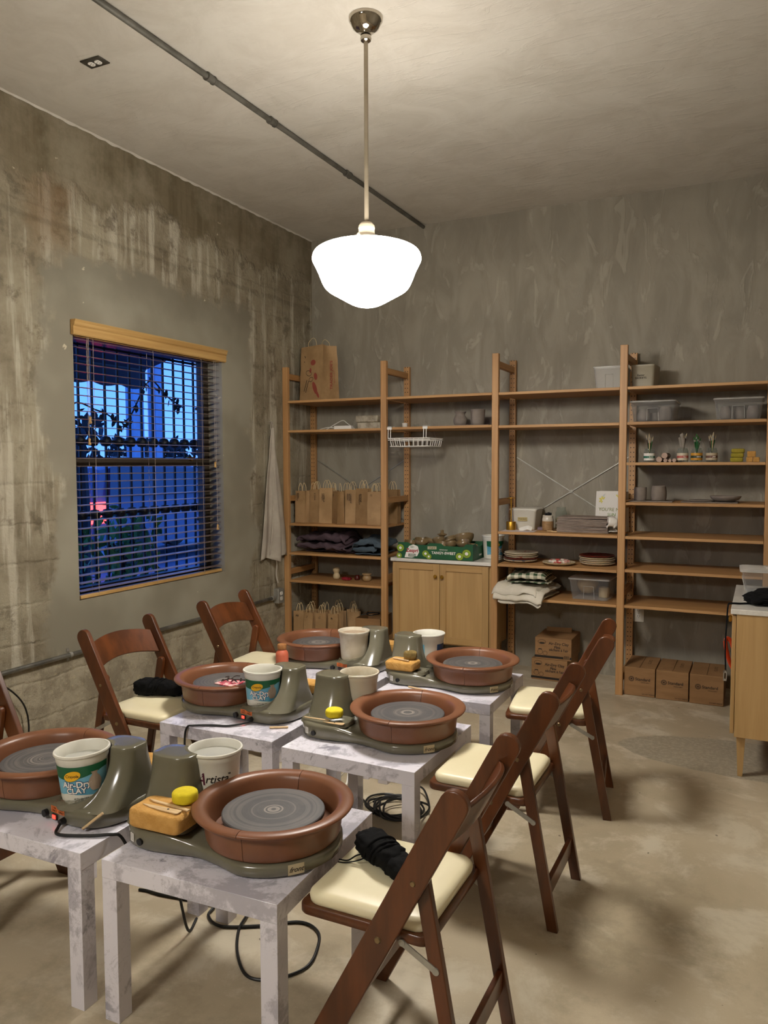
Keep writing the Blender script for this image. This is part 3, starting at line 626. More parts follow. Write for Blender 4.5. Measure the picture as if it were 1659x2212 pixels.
for i in (0,1,2,5):
    for o in WH[i].children_recursive:
        if o.name.startswith('lit_rocker'): o.data=o.data.copy(); o.data.materials[0]=OFFM; o.name='rocker_switch'
# dried slip chips on the nearest pan
random.seed(3); s=M()
for a,r,q in ((.42,.203,.011),(.47,.199,.009),(.16,.206,.007),(.10,.200,.006),(.03,.207,.009),(.22,.197,.004),(.35,.207,.006)):
    n=12; s.add([(r*math.cos(a)+q*(.6+.5*random.random())*math.cos(2*PI*k/n),r*math.sin(a)+q*(.8+.6*random.random())*math.sin(2*PI*k/n),.1207) for k in range(n)],[tuple(range(n))])
s.build('dried_slip',mat('dried slip','b9aca6',rough=.7),WH[0],smooth=False)
# ------------------------------------------------------------ buckets
BR=lambda z:.0655+z*.075
def bucket(body, fill=None):
    b=empty('bucket',(0,0,0),0,None,'bucket')
    M().lathe([(.060,.0),(.0645,.002)]+[(BR(z),z) for z in (.01,.06,.118)]+[(BR(.118)+.0015,.120),(BR(.13)+.002,.136),(BR(.136)+.0055,.139),(BR(.14)+.0065,.143),(BR(.14)+.005,.147),(BR(.14)+.001,.1475),(BR(.14)-.002,.144),(BR(.12)-.002,.118),(.0635,.012),(.0,.010)],56,cap1=False).build('shell',body,b,ang=40)
    if fill:
        m,z=fill; M().lathe([(BR(z)-.0022,z-.002),(0,z)],40,cap0=False,cap1=False).build('contents',m,b)
    return b
def clay_label(b, ang, span=1.25):
    rad=lambda z:BR(z)
    def band(nm,m,z0,z1,s0,s1,off=.0007,curve=0,par=None):
        g=M(); g.sheet(lambda u,v:((rad(z0+(z1-z0)*v)+off)*math.cos(ang+s0+(s1-s0)*u),(rad(z0+(z1-z0)*v)+off)*math.sin(ang+s0+(s1-s0)*u),z0+(z1-z0)*v+(curve*math.sin(u*PI*1.3+.4) if v in(0,) else 0)),30,2); return g.build(nm,m,par or b)
    band('label_wave',WHITEP,.012,.112,-span,span,.0005); lb=band('label',SKYB,.024,.096,-span,span,.0009,.006); band('label_band',LGREEN,.086,.114,-span,span,.0013,-.010,lb)
    def el(nm,m,cx,cz,rx,rz,off):
        n=36; g=M(); R=[wrapV([(cx+q*rx*math.cos(2*PI*k/n),cz+q*rz*math.sin(2*PI*k/n)+.18*q*rx*math.cos(2*PI*k/n),0) for k in range(n)],rad,ang,0,off) for q in (1,.8,.6,.4,.2,.02)]; g.rings(R,False,True); return g.build(nm,m,lb)
    el('logo_rim',GREEN,-.022,.087,.0265,.0165,.0019); el('logo_oval',YEL,-.022,.087,.025,.0150,.0023)
    def tx(nm,s,size,cx,cz,m,off,**kw):
        V,F=glyphs(s,size,.0002,**kw); V=[(x+cx,y,z) for x,y,z in V]; M().add(wrapV(V,rad,ang,cz,off),F).build(nm,m,lb,smooth=False)
    tx('logo_text','Crayola',.0125,-.022,.087,INK,.0030,shear=.1)
    for s,size,cx,cz in (('Air-Dry',.026,-.012,.060),('CLAY',.023,-.013,.041)):
        tx('title_outline',s,size,cx,cz,NAVY,.0016,offset=.0022); tx('title',s,size,cx,cz,WHITE,.0024,offset=.0006)
    tx('small_print','air dry clay 2.5 lb',.006,.0,.018,INK,.0016)
    # printed picture of a vase
    pr=[(.0085,0),(.014,.006),(.019,.018),(.0195,.028),(.015,.040),(.008,.048),(.0075,.053),(.011,.058)]; g=M(); V=[]; F=[]
    for x,z in pr: V+=[(.042+x*(k/4-1),.036+z,0) for k in range(9)]
    for a in range(len(pr)-1):
        for k in range(8): F.append((a*9+k,a*9+k+1,(a+1)*9+k+1,(a+1)*9+k))
    g.add(wrapV(V,rad,ang,0,.0026),F); g.build('printed_vase',mat('printed vase','b3a08c','8f7f6f',4,.4,stretch=(6,6,1)),lb)
def bpos(i, dz=.060):
    m=Matrix.Translation(WH[i].location)@Matrix.Rotation(WH[i].rotation_euler[2],4,'Z'); return m@Vector((-.262,.0935,dz))
WATER=clear('cloudy water',(.9,.9,.87),.35,.05,(.72,.72,.68)); SLIPW=mat('clay slip','b09a80','8c6f58',12,.35)
bk=bucket(WHITEP,(WATER,.115)); placed(bk,bpos(3),0,'white clay bucket with green label on the wheel at the left edge'); clay_label(bk,math.radians(-52))
bk.rotation_euler=(math.radians(1.5),math.radians(-2.5),0)
bk=bucket(WHITEP,(WATER,.10)); placed(bk,bpos(4),0,'white clay bucket with green label on the wheel with the pink card'); clay_label(bk,math.radians(-58))
bk=bucket(WHITEP,(WATER,.125)); placed(bk,bpos(0),0,'white bucket with dark lettering behind the motor of the nearest wheel')
for s,size,dx,cz,m_,sh in (('A',.052,-.046,.085,mat('maroon script','5b1f34',rough=.5),.35),('rtista',.033,.006,.086,INK,.25),('TM',.006,.044,.098,INK,0),('wheel',.021,.014,.066,INK,.3),('by',.016,.0,.050,INK,.3),('Speedball',.015,.004,.038,INK,.3)):
    V,F=glyphs(s,size,.0002,shear=sh,offset=.0004); M().add(wrapV([(x+dx,y,z) for x,y,z in V],BR,math.radians(-54),cz-.012,.0008),F).build('printed_lettering',m_,bk,smooth=False)
bk=bucket(CREAMP,(WATER,.112)); placed(bk,bpos(1),0,'clay stained cream bucket on the wheel with the small yellow sponge')
bk=bucket(WHITEP,(WATER,.118)); placed(bk,bpos(2),0,'white spattered bucket with blue label standing behind the far right wheel')
M().sheet(lambda u,v:((BR(.03+.07*v)+.001)*math.cos(-2.2+.7*u),(BR(.03+.07*v)+.001)*math.sin(-2.2+.7*u),.03+.07*v),12,2).build('label',SKYB,bk)
M().sheet(lambda u,v:((BR(.03+.07*v)+.001)*math.cos(-.6+.9*u),(BR(.03+.07*v)+.001)*math.sin(-.6+.9*u),.03+.07*v),12,2).build('label',NAVY,bk)
bk=bucket(CREAMP,(SLIPW,.132)); placed(bk,bpos(5),0,'cream bucket brimming with brown slip on the far left wheel')
# spare bucket beside the kiwi box
bk=bucket(WHITEP); placed(bk,(1.625,-.17,.818),0,'empty white clay bucket standing beside the green fruit box'); bk.scale=(1.02,1.02,1.15); clay_label(bk,math.radians(-38))
# ------------------------------------------------------------ sponges and tools on the wheels
def local(i,x,y,z): return Matrix.Translation(WH[i].location)@Matrix.Rotation(WH[i].rotation_euler[2],4,'Z')@Vector((x,y,z))
def sponge(nm,size,loc,rz,m,lab,seed=1,e=.35,amp=.03,fr=1.6):
    o=M().blob((0,0,size[2]/2),size,seed,amp,fr,(1.0 if 'round' in nm else e),48,28,ez=(.5 if 'round' in nm else .35)).build(nm,m,None,loc,rz,ang=180); return tag(o,lab,'sponge')
sponge('tile_sponge',(.175,.112,.057),local(0,-.268,-.135,.0635),math.radians(2),SPONGE,'large amber sponge on the nearest wheel carrying two wooden tools',1,.28)
sponge('round_sponge',(.072,.072,.036),local(0,-.226,-.098,.1205),0,YSPONGE,'round yellow sponge on top of the large amber sponge',2,.62,.02)
sponge('round_sponge',(.070,.070,.034),local(1,-.265,-.108,.0755),0,YSPONGE,'round yellow sponge in the tray of the middle wheel, right row',3,.6,.02)
sponge('tile_sponge',(.150,.110,.048),local(2,-.318,-.110,.0635),math.radians(-3),SPONGE,'worn amber sponge on the farthest right wheel',4,.3,.04)
sponge('round_sponge',(.066,.060,.040),local(2,-.285,-.095,.1115),.3,BSPONGE,'dirty brown sponge lying on the worn amber sponge',5,.6,.04)
sponge('tile_sponge',(.130,.090,.050),local(3,-.310,-.118,.0635),.1,SPONGE,'amber sponge peeking out behind the motor at the left edge',6,.3)
sponge('tile_sponge',(.120,.080,.050),local(4,-.345,-.118,.0635),.1,SPONGE,'amber sponge peeking out behind the motor beside the pink card wheel',7,.3)
sponge('tile_sponge',(.120,.085,.050),local(5,-.350,-.118,.0635),.1,SPONGE,'amber sponge peeking out behind the motor of the far left wheel',8,.3)
def knife(loc,rz,lab,hole=True,L=.13):
    m=M(); pts=[(-L/2,0),(-L/2+.03,-.008),(-L/2+.07,-.0115),(L/2-.006,-.012),(L/2,-.008),(L/2,.008),(L/2-.006,.011),(-L/2+.04,.004)]
    m.prism(pts,0,.003); o=m.build('wooden_tool',TOOLW,None,loc,rz,bevel=.0006)
    if hole: M().cyl((L/2-.04,0,.0031),(L/2-.04,0,.0034),.0033,n=12).build('hole',DARK,o)
    return tag(o,lab,'pottery tool')
def stick(a,b,lab,r=.0045,nm='wooden_stick'):
    a=Vector(a); b=Vector(b); mid=(a+b)/2; o=M().cyl(a-mid,b-mid,r,n=10).build(nm,TOOLW,None,mid); return tag(o,lab,'pottery tool')
knife(local(0,-.260,-.158,.1205),math.radians(0),'pale wooden knife with a hole on the large amber sponge')
tag(M().prism([(-.075,0),(-.05,-.006),(.075,-.006),(.075,.005),(-.05,.003)],0,.0035).build('wooden_tool',TOOLW,None,local(0,-.254,-.134,.1210),math.radians(-4),bevel=.0005),'slim pointed wooden tool on the large amber sponge','pottery tool')
tag(M().prism([(-.055,0),(-.05,-.003),(.055,-.005),(.055,.005),(-.05,.003)],0,.003).build('wooden_tool',TOOLW,None,local(1,-.330,-.134,.0650),math.radians(2),bevel=.0005),'slim wooden stick in the tray of the middle wheel','pottery tool')
knife(local(1,-.245,-.150,.0652),math.radians(6),'wooden rib with a hole under the yellow sponge on the middle wheel',L=.09)
stick(local(2,-.360,-.130,.117),local(2,-.270,-.150,.117),'round wooden stick lying across the worn amber sponge',.004)
stick(local(2,-.255,-.190,.0045),local(2,-.150,-.215,.0045),'pale stick on the table against the far right wheel',.0042)
stick(tuple(local(3,-.345,.188,.012)),tuple(local(3,-.398,.162,.058)),'pale dowel leaning on the wheel at the left edge',.004)
stick((1.630,-3.075,.4555),(1.695,-3.040,.4555),'pale stick on the table beside the middle left wheel',.0042)
# checked card with a twig on the disc
cdm=M().box(-.05,-.045,0,.05,.045,.004).build('checked_card',PINK,None,(1.305,-2.90,.5515),math.radians(-6)); tag(cdm,'pink and white checked card lying on the grey wheel disc','card')
tw=M(); random.seed(8)
tw.tube([(-.05,-.01,.004),(-.02,.004,.012),(.01,-.002,.014),(.06,.012,.010)],.0025,6,5); tw.tube([(-.02,.004,.012),(-.03,.03,.016),(-.05,.035,.010)],.0018,6,4); tw.tube([(.01,0,.013),(.02,-.03,.02),(.04,-.035,.012)],.0018,6,4); tw.tube([(-.01,.002,.012),(.0,.03,.02),(.02,.035,.02)],.0018,6,4)
for k in range(9): tw.blob((-.04+.012*k,random.uniform(-.02,.02),.012),(.010,.008,.006),k,.2,2,.9,8,6,floor=False)
tag(tw.build('dried_twig',mat('dry twig','2e241b',rough=.8),None,(1.315,-2.895,.5555),.2),'dark dried twig lying on the pink checked card','twig')
# coral bottle
bo=empty('bottle',(1.195,-2.318,.4505),0,'coral bottle with wooden cap standing behind the middle left wheel','bottle')
M().lathe([(.028,0),(.0315,.004),(.0325,.03),(.0325,.088),(.030,.100),(.022,.110),(.020,.114)],36).build('body',ORBOT,bo); M().lathe([(.0225,.114),(.0235,.117),(.0235,.138),(.022,.141)],30).build('cap',CORK,bo,bevel=.001)
# ------------------------------------------------------------ things on the shelves
rnd=random.Random(11)
def lathe_thing(nm,prof,m,loc,lab,cat,group=None,rz=0,tilt=None,n=36,smooth=2,par=None):
    P=[(max(p.x,.0002),p.y) for p in catmull([(a,b,0) for a,b in prof],smooth)] if smooth else prof
    o=M().lathe(P,n,cap1=False).build(nm,m,par,loc,rz,ang=50)
    if tilt: o.rotation_euler=(tilt[0],tilt[1],rz)
    return tag(o,lab,cat,group)
# kraft bags
def kbag(w,d,h,handles=True,m=KRAFT,lab=None,name='paper_bag'):
    b=empty(name,(0,0,0),0,lab,'paper bag')
    N=10; rings=[]
    for j in range(9):
        z=h*j/8; t=j/8; p=[]
        for cx,cy,ex,ey in ((-1,-1,1,-1),(1,-1,1,1),(1,1,-1,1),(-1,1,-1,-1)):
            for k in range(6):
                u=k/6; x=(cx+(ex-cx)*u)*w/2; y=(cy+(ey-cy)*u)*d/2
                if abs(ex-cx)<1e-6: x-=math.copysign(.22*d*t**1.5*math.sin(PI*u),x)      # gusset folds in
                y*= (1-.25*t); q=noise.noise(Vector((x*20,y*20,z*14+w*90)))*.006*t; p.append((x+q,y+q,z))
        rings.append(p)
    g=M().rings(rings,True,False); inner=[[(x*.985,y*.97,z) for x,y,z in r] for r in rings[::-1]]; g.rings(inner[:7],False,False)
    g.build('bag_body',m,b,ang=20)
    if handles:
        for s in (-1,1):
            pts=[(-w*.19,s*d*.30,h*.86),(-w*.18,s*d*.36,h+.02),(-w*.10,s*d*.33,h+.050),(0,s*d*.32,h+.062),(w*.10,s*d*.33,h+.050),(w*.18,s*d*.36,h+.02),(w*.19,s*d*.30,h*.86)]
            M().tube(pts,.0023,6,5).build('handle',KRAFTD,b)
    return b
def scribble(par,s,size,x,y,z,m=INK,rot=90,sh=.3):
    X=frame((x,y,z),(0,0,-1),(1,0,0)) if rot==90 else frame((x,y,z),(1,0,0),(0,0,1))
    V,F=glyphs(s,size,.0003,shear=sh,align='LEFT' if rot==90 else 'CENTER',lines=.8); return M().add(V,F,X).build('handwriting',m,par,smooth=False)
words=['EVAN\nMOTTO','K DAAL','CAMILLA\nSANDY','GR','CANDICE\nPAINTS\nFINISH','BONNIE\nTRANQOV','DJ','ME']
xs=[.105,.215,.318,.425,.535,.640,.745,.800]
for i,x in enumerate(xs):
    front=i<7; b=kbag(.102+.006*(i%3),.066,.250+.012*((i*7)%3),m=(KRAFT,KRAFT2)[i%2]); y=-.345+.022*((i*5)%3) if front else -.14
    placed(b,(x,y,1.0475),math.radians((-10,14,6,-34,9,-6,16,0)[i]),['leftmost kraft bag standing in the corner of the gift bag shelf','second kraft bag from the corner post, leaning','third kraft bag from the corner post, name written down its side','fourth kraft bag from the corner post, turned sideways','fifth kraft bag from the corner post, three lines of writing','sixth kraft bag from the corner post on the gift bag shelf','kraft bag just left of the middle post on the gift bag shelf','kraft bag standing behind at the right end of the gift bag shelf'][i],'kraft gift bags with twisted handles')
    if front: scribble(b,words[i],.017,-.020+.010*(i%2),-.0345,.235)
for i,x in enumerate((.12,.27,.42,.57,.70)):
    b=kbag(.100,.07,.25,m=KRAFT2); placed(b,(x,-.185+.02*(i%2),1.0475),math.radians((5,-8,3,-4,7)[i]),'kraft bag in the back row of the gift bag shelf, '+('nearest the corner','second from the corner','middle one','second from the post','nearest the post')[i],'kraft gift bags in the back row')
for i,(x,y) in enumerate(((.09,-.39),(.19,-.40),(.29,-.39),(.40,-.38),(.14,-.29),(.26,-.28),(.38,-.26),(.50,-.24),(.44,-.15),(.30,-.14))):
    b=kbag(.088,.062,.185); placed(b,(x+.01,y,.1605),math.radians((4,-7,10,-3,6,-9,2,14,5,-4)[i]),'small kraft bag on the bottom corner shelf, '+('front row, nearest the corner post','front row, second from the corner post','front row, third from the corner post','front row, nearest the cardboard box','second row, nearest the corner','second row, second from the corner','second row, middle','second row, beside the cardboard box','rearmost, right one','rearmost, left one')[i],'small kraft bags on the bottom shelf, '+('front' if i<4 else 'rear'))
    if i<4: scribble(b,('ME','2','G','N')[i],.022,-.01,-.0315,.15,rot=0)
def carton(nm,w,d,h,loc,rz,lab,m=CARD,open_=False,group=None,cat='box'):
    o=empty(nm,loc,rz,lab,cat,group)
    if open_:
        t=.004; M().box(-w/2,-d/2,0,w/2,d/2,t).box(-w/2,-d/2,t,-w/2+t,d/2,h).box(w/2-t,-d/2,t,w/2,d/2,h).box(-w/2+t,-d/2,t,w/2-t,-d/2+t,h).box(-w/2+t,d/2-t,t,w/2-t,d/2,h).build('box_body',m,o,smooth=False)
    else: M().box(-w/2,-d/2,0,w/2,d/2,h).build('box_body',m,o,bevel=.003)
    return o
o=carton('cardboard_box',.20,.30,.17,(.680,-.235,.1605),math.radians(8),'open brown cardboard box beside the small kraft bags',open_=True)
tag(M().tube([(.60,-.30,.335),(.66,-.27,.35),(.70,-.20,.345),(.74,-.27,.352),(.69,-.33,.346),(.63,-.25,.348),(.70,-.20,.347)],.004,7,8).build('power_cable',BLACK),'coiled black cord lying over the open cardboard box','cable')
# tall grocery bag
gb=kbag(.270,.185,.43,True,KRAFT,'tall printed kraft grocery bag standing on the topmost corner shelf','grocery_bag'); placed(gb,(.215,-.255,2.0005),math.radians(-20))
RB=mat('faded red print','9a4a3c',rough=.7)
def flat(par,nm,polys,m,X):
    g=M()
    for p in polys: g.add([(x,y,0) for x,y in p],[tuple(range(len(p)))],X)
    return g.build(nm,m,par,smooth=False)
Xf=frame((0,-.0762,0),(1,0,0),(0,-.048,1)); Xs=frame((.119,0,0),(0,1,0),(0,0,1))
EL=lambda cx,cy,rx,ry,a=0,n=20:[(cx+rx*math.cos(t)*math.cos(a)-ry*math.sin(t)*math.sin(a),cy+rx*math.cos(t)*math.sin(a)+ry*math.sin(t)*math.cos(a)) for t in [2*PI*k/n for k in range(n)]]
def ring2(cx,cy,rx,ry,t,a=0,n=24):
    A=EL(cx,cy,rx,ry,a,n); B=EL(cx,cy,rx-t,ry-t,a,n); return [[A[k],A[(k+1)%n],B[(k+1)%n],B[k]] for k in range(n)]
Xf=frame((0,-.0935,0),(1,0,0),(0,.0535,1))
flat(gb,'red_print',[EL(.02,.30,.030,.022),EL(.055,.19,.020,.030,.4),EL(.05,.10,.022,.055,.5),EL(.085,.05,.012,.035,.6),EL(-.01,.24,.012,.02)],RB,Xf)
flat(gb,'black_print',ring2(-.03,.22,.036,.022,.004,-.3)+ring2(.0,.17,.028,.018,.004,.2)+[EL(-.075,.335,.008,.030,-.5),[(-.085,.08),(-.078,.08),(-.045,.17),(-.052,.17)],[(-.065,.07),(-.058,.07),(-.025,.16),(-.032,.16)],[(-.09,.36),(-.084,.362),(-.066,.33),(-.072,.328)]],INK,Xf)
V,F=glyphs("TRADER JOE'S",.036,.0003,offset=.0006); M().add(V,F,frame((.1362,.010,.200),(0,0,1),(-.0,-1,0))).build('store_lettering',RB,gb,smooth=False)
V,F=glyphs("neighborhood grocery",.011,.0003); M().add(V,F,frame((.1362,.040,.185),(0,0,1),(0,-1,0))).build('small_lettering',RB,gb,smooth=False)
# power strip, wrapped blocks
ps=empty('power_strip',(.475,-.335,1.7725),math.radians(3),'white power strip with its cord looped beside it in the corner bay','power strip')
M().box(-.075,-.02,0,.075,.02,.030).build('strip_body',WHITE,ps,bevel=.004); M().tube([(-.075,0,.015),(-.14,.01,.02),(-.22,.03,.006),(-.20,.09,.006),(-.12,.10,.05),(-.05,.09,.075),(.0,.07,.05),(.06,.08,.006)],.0035,7,8).build('cord',WHITE,ps)
h=M(); [h.box(-.06+.03*k,-.008,.0298,-.05+.03*k,.008,.0304) for k in range(4)]; h.build('sockets',DARK,ps,smooth=False)
FILM=mat('crinkled film wrapped block','b7ad98','8f8570',14,.25,bump=1.0,bscale=30,dist=.01)
for k,(dx,r) in enumerate(((0,2),(-.012,-3))):
    o=M().box(-.095,-.06,0,.095,.06,.050).build('wrapped_block',FILM,None,(.700+dx,-.30,1.7725+k*.0515),math.radians(r),bevel=.006); tag(o,('lower','upper')[k]+' film wrapped pale block on the power strip shelf','clay block')
# folded fabric
def cloth(nm,size,loc,rz,m,lab,cat='cloth',seed=1,layers=4,amp=.012,droop=0,ragged=.02,puff=1.0):
    W_,D_,H_=size; t=H_/layers; r=random.Random(seed); path=[]
    for k in range(layers):
        y0,y1=(-D_/2+r.uniform(0,ragged),D_/2-r.uniform(0,ragged)); 
        if k%2: y0,y1=y1,y0
        if k<layers-1 or True:
            for q in range(13): path.append((y0+(y1-y0)*q/12,t*(k+.5)))
        if k<layers-1:
            sgn=1 if y1>y0 else -1
            for q in range(1,6): a=-PI/2+PI*q/6; path.append((y1+sgn*math.cos(a)*t*.5,t*(k+1)+math.sin(a)*t*.5))
    n=len(path); k0=seed*5.7; wid=[r.uniform(.86,1.0) for _ in range(layers)]; sh=[r.uniform(-1,1)*ragged for _ in range(layers)]
    def fn(u,v):
        i=min(n-1,int(u*(n-1)+.5)); y,z=path[i]; L=min(layers-1,int(z/t)); x=(v-.5)*W_*wid[L]+sh[L]
        q=noise.fractal(Vector((x*7+k0,y*5,L*.35+k0)),.9,2.0,4); q2=noise.noise(Vector((x*22,y*9+k0,L*.8))); 
        fall=max(0,(-y-(D_/2-.05))/.05) if droop else 0
        zz=z*(.80+.20*puff*(1+noise.noise(Vector((x*5+k0,y*4,3)))))+amp*q*(.3+z/H_)+amp*.45*q2-droop*fall**1.3*(1+.5*noise.noise(Vector((x*9,k0,0))))
        e=1-abs(2*v-1); zz*= (.72+.28*min(1,e*7)); y+=amp*.9*noise.noise(Vector((x*9,z*30,k0)))
        return (x,y,max(zz,.004) if not (droop and y<-D_/2+.05) else zz)
    return tag(M().sheet(fn,n-1,44,.0045).build(nm,m,None,loc,rz,ang=180),lab,cat)
cloth('folded_fabric',(.46,.30,.150),(.318,-.262,.8185),math.radians(-3),PLUM,'crumpled plum canvas heaped on the shelf under the gift bags','fabric',2,5,.036,0,.05)
cloth('folded_fabric',(.215,.33,.125),(.712,-.285,.8185),math.radians(3),DENIM,'folded slate blue fabric with frayed corners beside the plum canvas','fabric',5,5,.022,.0,.04)
# two cream pots and red scraps
lathe_thing('small_vase',[(.018,0),(.026,.008),(.027,.028),(.021,.042),(.020,.050),(.027,.062),(.029,.078),(.022,.088),(.018,.086),(.016,.05)],CREAMB,(.365,-.265,.6005),'small waisted cream vase on the third shelf up in the corner','vase')
lathe_thing('small_pot',[(.024,0),(.034,.010),(.036,.028),(.030,.040),(.031,.046),(.037,.054),(.034,.060),(.028,.056),(.026,.03)],TANC,(.640,-.275,.6005),'small lidded tan pot right of the red scraps','pot')
tag(M().blob((0,0,.011),(.075,.05,.022),3,.25,3,.6,28,14,fold=.1).build('red_cloth',mat('crimson wrap','8e1f2c',rough=.4),None,(.470,-.290,.6005)),'small crumpled red wrap between the vase and the pot','wrap')
lathe_thing('small_jar',[(.016,0),(.022,.006),(.023,.022),(.017,.030),(.018,.036),(.014,.040)],mat('oxblood glaze','4c1a14',rough=.2),(.545,-.255,.6005),'tiny oxblood jar beside the lidded tan pot','jar')
# shelf above cupboard
lathe_thing('paper_cup',[(.016,0),(.018,.002),(.0215,.034),(.0225,.036),(.0205,.034),(.016,.004)],mat('printed paper cup','d8d4cc','5c6a86',30,.5,lo=.6,hi=.64),(.972,-.29,1.7765),'tiny printed paper cup beside the middle post','cup',smooth=0)
lathe_thing('glass_pot',[(.016,0),(.018,.004),(.018,.022),(.015,.026),(.016,.030),(.014,.033)],GLASSJ,(1.028,-.20,1.7765),'tiny clear jar beside the paper cup','jar')
tag(M().box(-.19,-.13,0,.19,.13,.006).build('board',mat('grey board','8a7d72','7a6e64',12,.8),None,(1.46,-.265,1.7765),math.radians(3)),'thin grey board under two clay pots above the oak cupboard','board')
lathe_thing('clay_vase',[(.030,0),(.042,.006),(.050,.030),(.047,.055),(.034,.075),(.035,.088),(.044,.100),(.041,.101),(.032,.090),(.030,.07)],GREYC,(1.405,-.275,1.7830),'waisted grey clay vase on the thin grey board','vase')
lathe_thing('clay_pot',[(.034,0),(.046,.006),(.050,.045),(.051,.085),(.054,.110),(.050,.111),(.046,.085),(.042,.02)],GREYC,(1.535,-.265,1.7830),'straight grey clay cup on the thin grey board','pot')
# wire basket hooked under the shelf
wb=empty('wire_basket',(1.085,SY0,1.776),0,'white wire basket hooked under the shelf above the oak cupboard','basket'); g=M(); R=.0032; zt,zb=-.082,-.140
for z,i in ((zt,0),(zt-.012,0),(zb,.012)):
    g.tube([(-.165+i,-.012+i,z),(.165-i,-.012+i,z),(.165-i,.235-i,z),(-.165+i,.235-i,z),(-.165+i,-.012+i,z)],R,8)
for k in range(9):
    x=-.15+.0375*k
    for y in (-.012,.235): g.tube([(x,y,zt),(x*.93,y+(.012 if y<0 else -.012),zb)],R*.8,6)
    g.tube([(x*.93,0,zb),(x*.93,.223,zb)],R*.7,6)
for k in range(6):
    y=.02+.04*k
    for s in (-1,1): g.tube([(s*.165,y,zt),(s*.153,y,zb)],R*.8,6)
g.build('wire_bowl',WHITE,wb)
for x in (-.155,.125):
    h=M()
    for dx in (-.010,.010): h.tube([(x+dx,-.012,zt),(x+dx,-.010,-.03),(x+dx,-.006,.003),(x+dx,.03,.003)],.003,6)
    h.box(x-.018,-.010,-.018,x+.018,-.004,.006).box(x-.018,-.010,.001,x+.018,.045,.005); h.build('hook',WHITE,wb)
# ------------------------------------------------------------ fruit box of fired bowls on the cupboard
KX,KY,KZ=1.262,-.272,.8175
kb=empty('fruit_box',(KX,KY,KZ),math.radians(1.5),'green kiwi fruit carton filled with fired clay bowls on the oak cupboard','box'); kw,kd,kh=.575,.30,.105
g=M(); t=.004; g.box(-kw/2,-kd/2,0,kw/2,kd/2,t)
g.box(-kw/2,kd/2-t,t,kw/2,kd/2,kh+.01).box(-kw/2,-kd/2,t,-kw/2+t,kd/2,kh)
g.build('box_body',GREEN,kb,smooth=False)
fr=[(-kw/2,0),(kw/2,0),(kw/2,kh+.014),(kw/2-.05,kh+.014),(kw/2-.07,kh-.006),(.07,kh-.004),(.05,kh+.012),(-.04,kh+.012),(-.06,kh-.004),(-kw/2+.10,kh-.002),(-kw/2+.08,kh+.012),(-kw/2,kh+.012)]
M().rings([[(x,-kd/2,z) for x,z in fr],[(x,-kd/2+t,z) for x,z in fr]]).build('front_panel',GREEN,kb,smooth=False)
sd=[(-kd/2+.005,0),(kd/2,0),(kd/2,kh+.02),(kd/2-.06,kh+.02),(kd/2-.08,kh-.01),(-kd/2+.09,kh-.01),(-kd/2+.07,kh+.014),(-kd/2+.005,kh+.014)]
M().rings([[(kw/2-t,y,z) for y,z in sd],[(kw/2,y,z) for y,z in sd]]).build('side_panel',GREEN,kb,smooth=False)
FX=frame((0,-kd/2-.0006,0),(1,0,0),(0,0,1))
flat(kb,'white_swoosh',[[(-.235,.006),(-.175,.006),(-.135,.02),(-.120,.05),(-.130,.090),(-.165,.104),(-.20,.09),(-.225,.04)]],WHITE,FX)
def tx(s,size,x,z,m,off=.0012,**kw): V,F=glyphs(s,size,.0003,**kw); return M().add(V,F,frame((x,-kd/2-off,z),(1,0,0),(0,0,1))).build('box_lettering',m,kb,smooth=False)
tx('Zespri',.036,-.176,.058,RED,offset=.0010,shear=.1); tx('GREEN',.017,-.176,.024,WHITE,.0024,offset=.0004); flat(kb,'badge',[[(-.205,.014),(-.147,.014),(-.147,.034),(-.205,.034)]],mat('dark green badge','1c4a24',rough=.5),frame((0,-kd/2-.0014,0),(1,0,0),(0,0,1)))
rays=[]
for k in range(7):
    a=PI*(.14+.12*k); c0=(-.176,.076); rays.append([(c0[0]+.006*math.cos(a-.2),c0[1]+.004*math.sin(a)),(c0[0]+.022*math.cos(a-.04),c0[1]+.020*math.sin(a-.04)),(c0[0]+.022*math.cos(a+.04),c0[1]+.020*math.sin(a+.04)),(c0[0]+.006*math.cos(a+.2),c0[1]+.004*math.sin(a))])
flat(kb,'logo_rays',rays,mat('logo green','2c6b2c',rough=.5),frame((0,-kd/2-.0014,0),(1,0,0),(0,0,1)))
tx('REFRESHING',.011,.068,.072,WHITE); tx('TANGY-SWEET',.027,.068,.048,WHITE,offset=.0006)
tag_=flat(kb,'marker_tape',[[(-.055,.072),(.015,.074),(.015,.096),(-.055,.094)]],mat('pale tape','b0a888',rough=.6),frame((0,-kd/2-.0008,0),(1,0,0),(0,0,1))); tx('3 of 3',.018,-.02,.083,INK,.0016,shear=.2)
def kiwi(x,z,r,side=False):
    X=frame((x,-kd/2-.0010,z),(1,0,0),(0,0,1)); g=M()
    for q,(rr,zz) in enumerate(((1,0),(.90,.0003),(.36,.0008))):
        g.cur=q; g.add([(r*rr*math.cos(a),r*rr*.93*math.sin(a),zz) for a in [2*PI*k/24 for k in range(24)]],[tuple(range(24))],X)
    g.cur=3
    for k in range(14):
        a=2*PI*k/14; g.add([(r*.52*math.cos(a)+r*.045*math.cos(b),r*.48*math.sin(a)+r*.07*math.sin(b),.0007) for b in [2*PI*j/6 for j in range(6)]],[tuple(range(6))],X)
    return g.build('kiwi_picture',[mat('kiwi skin','5a4a22',rough=.6),LIME,WHITE,INK],kb,smooth=False)
for x,z,r in ((-.268,.075,.030),(-.278,.018,.022),(-.070,.040,.027),(-.045,.020,.022),(.190,.030,.030),(.242,.052,.034)): kiwi(x,z,r)
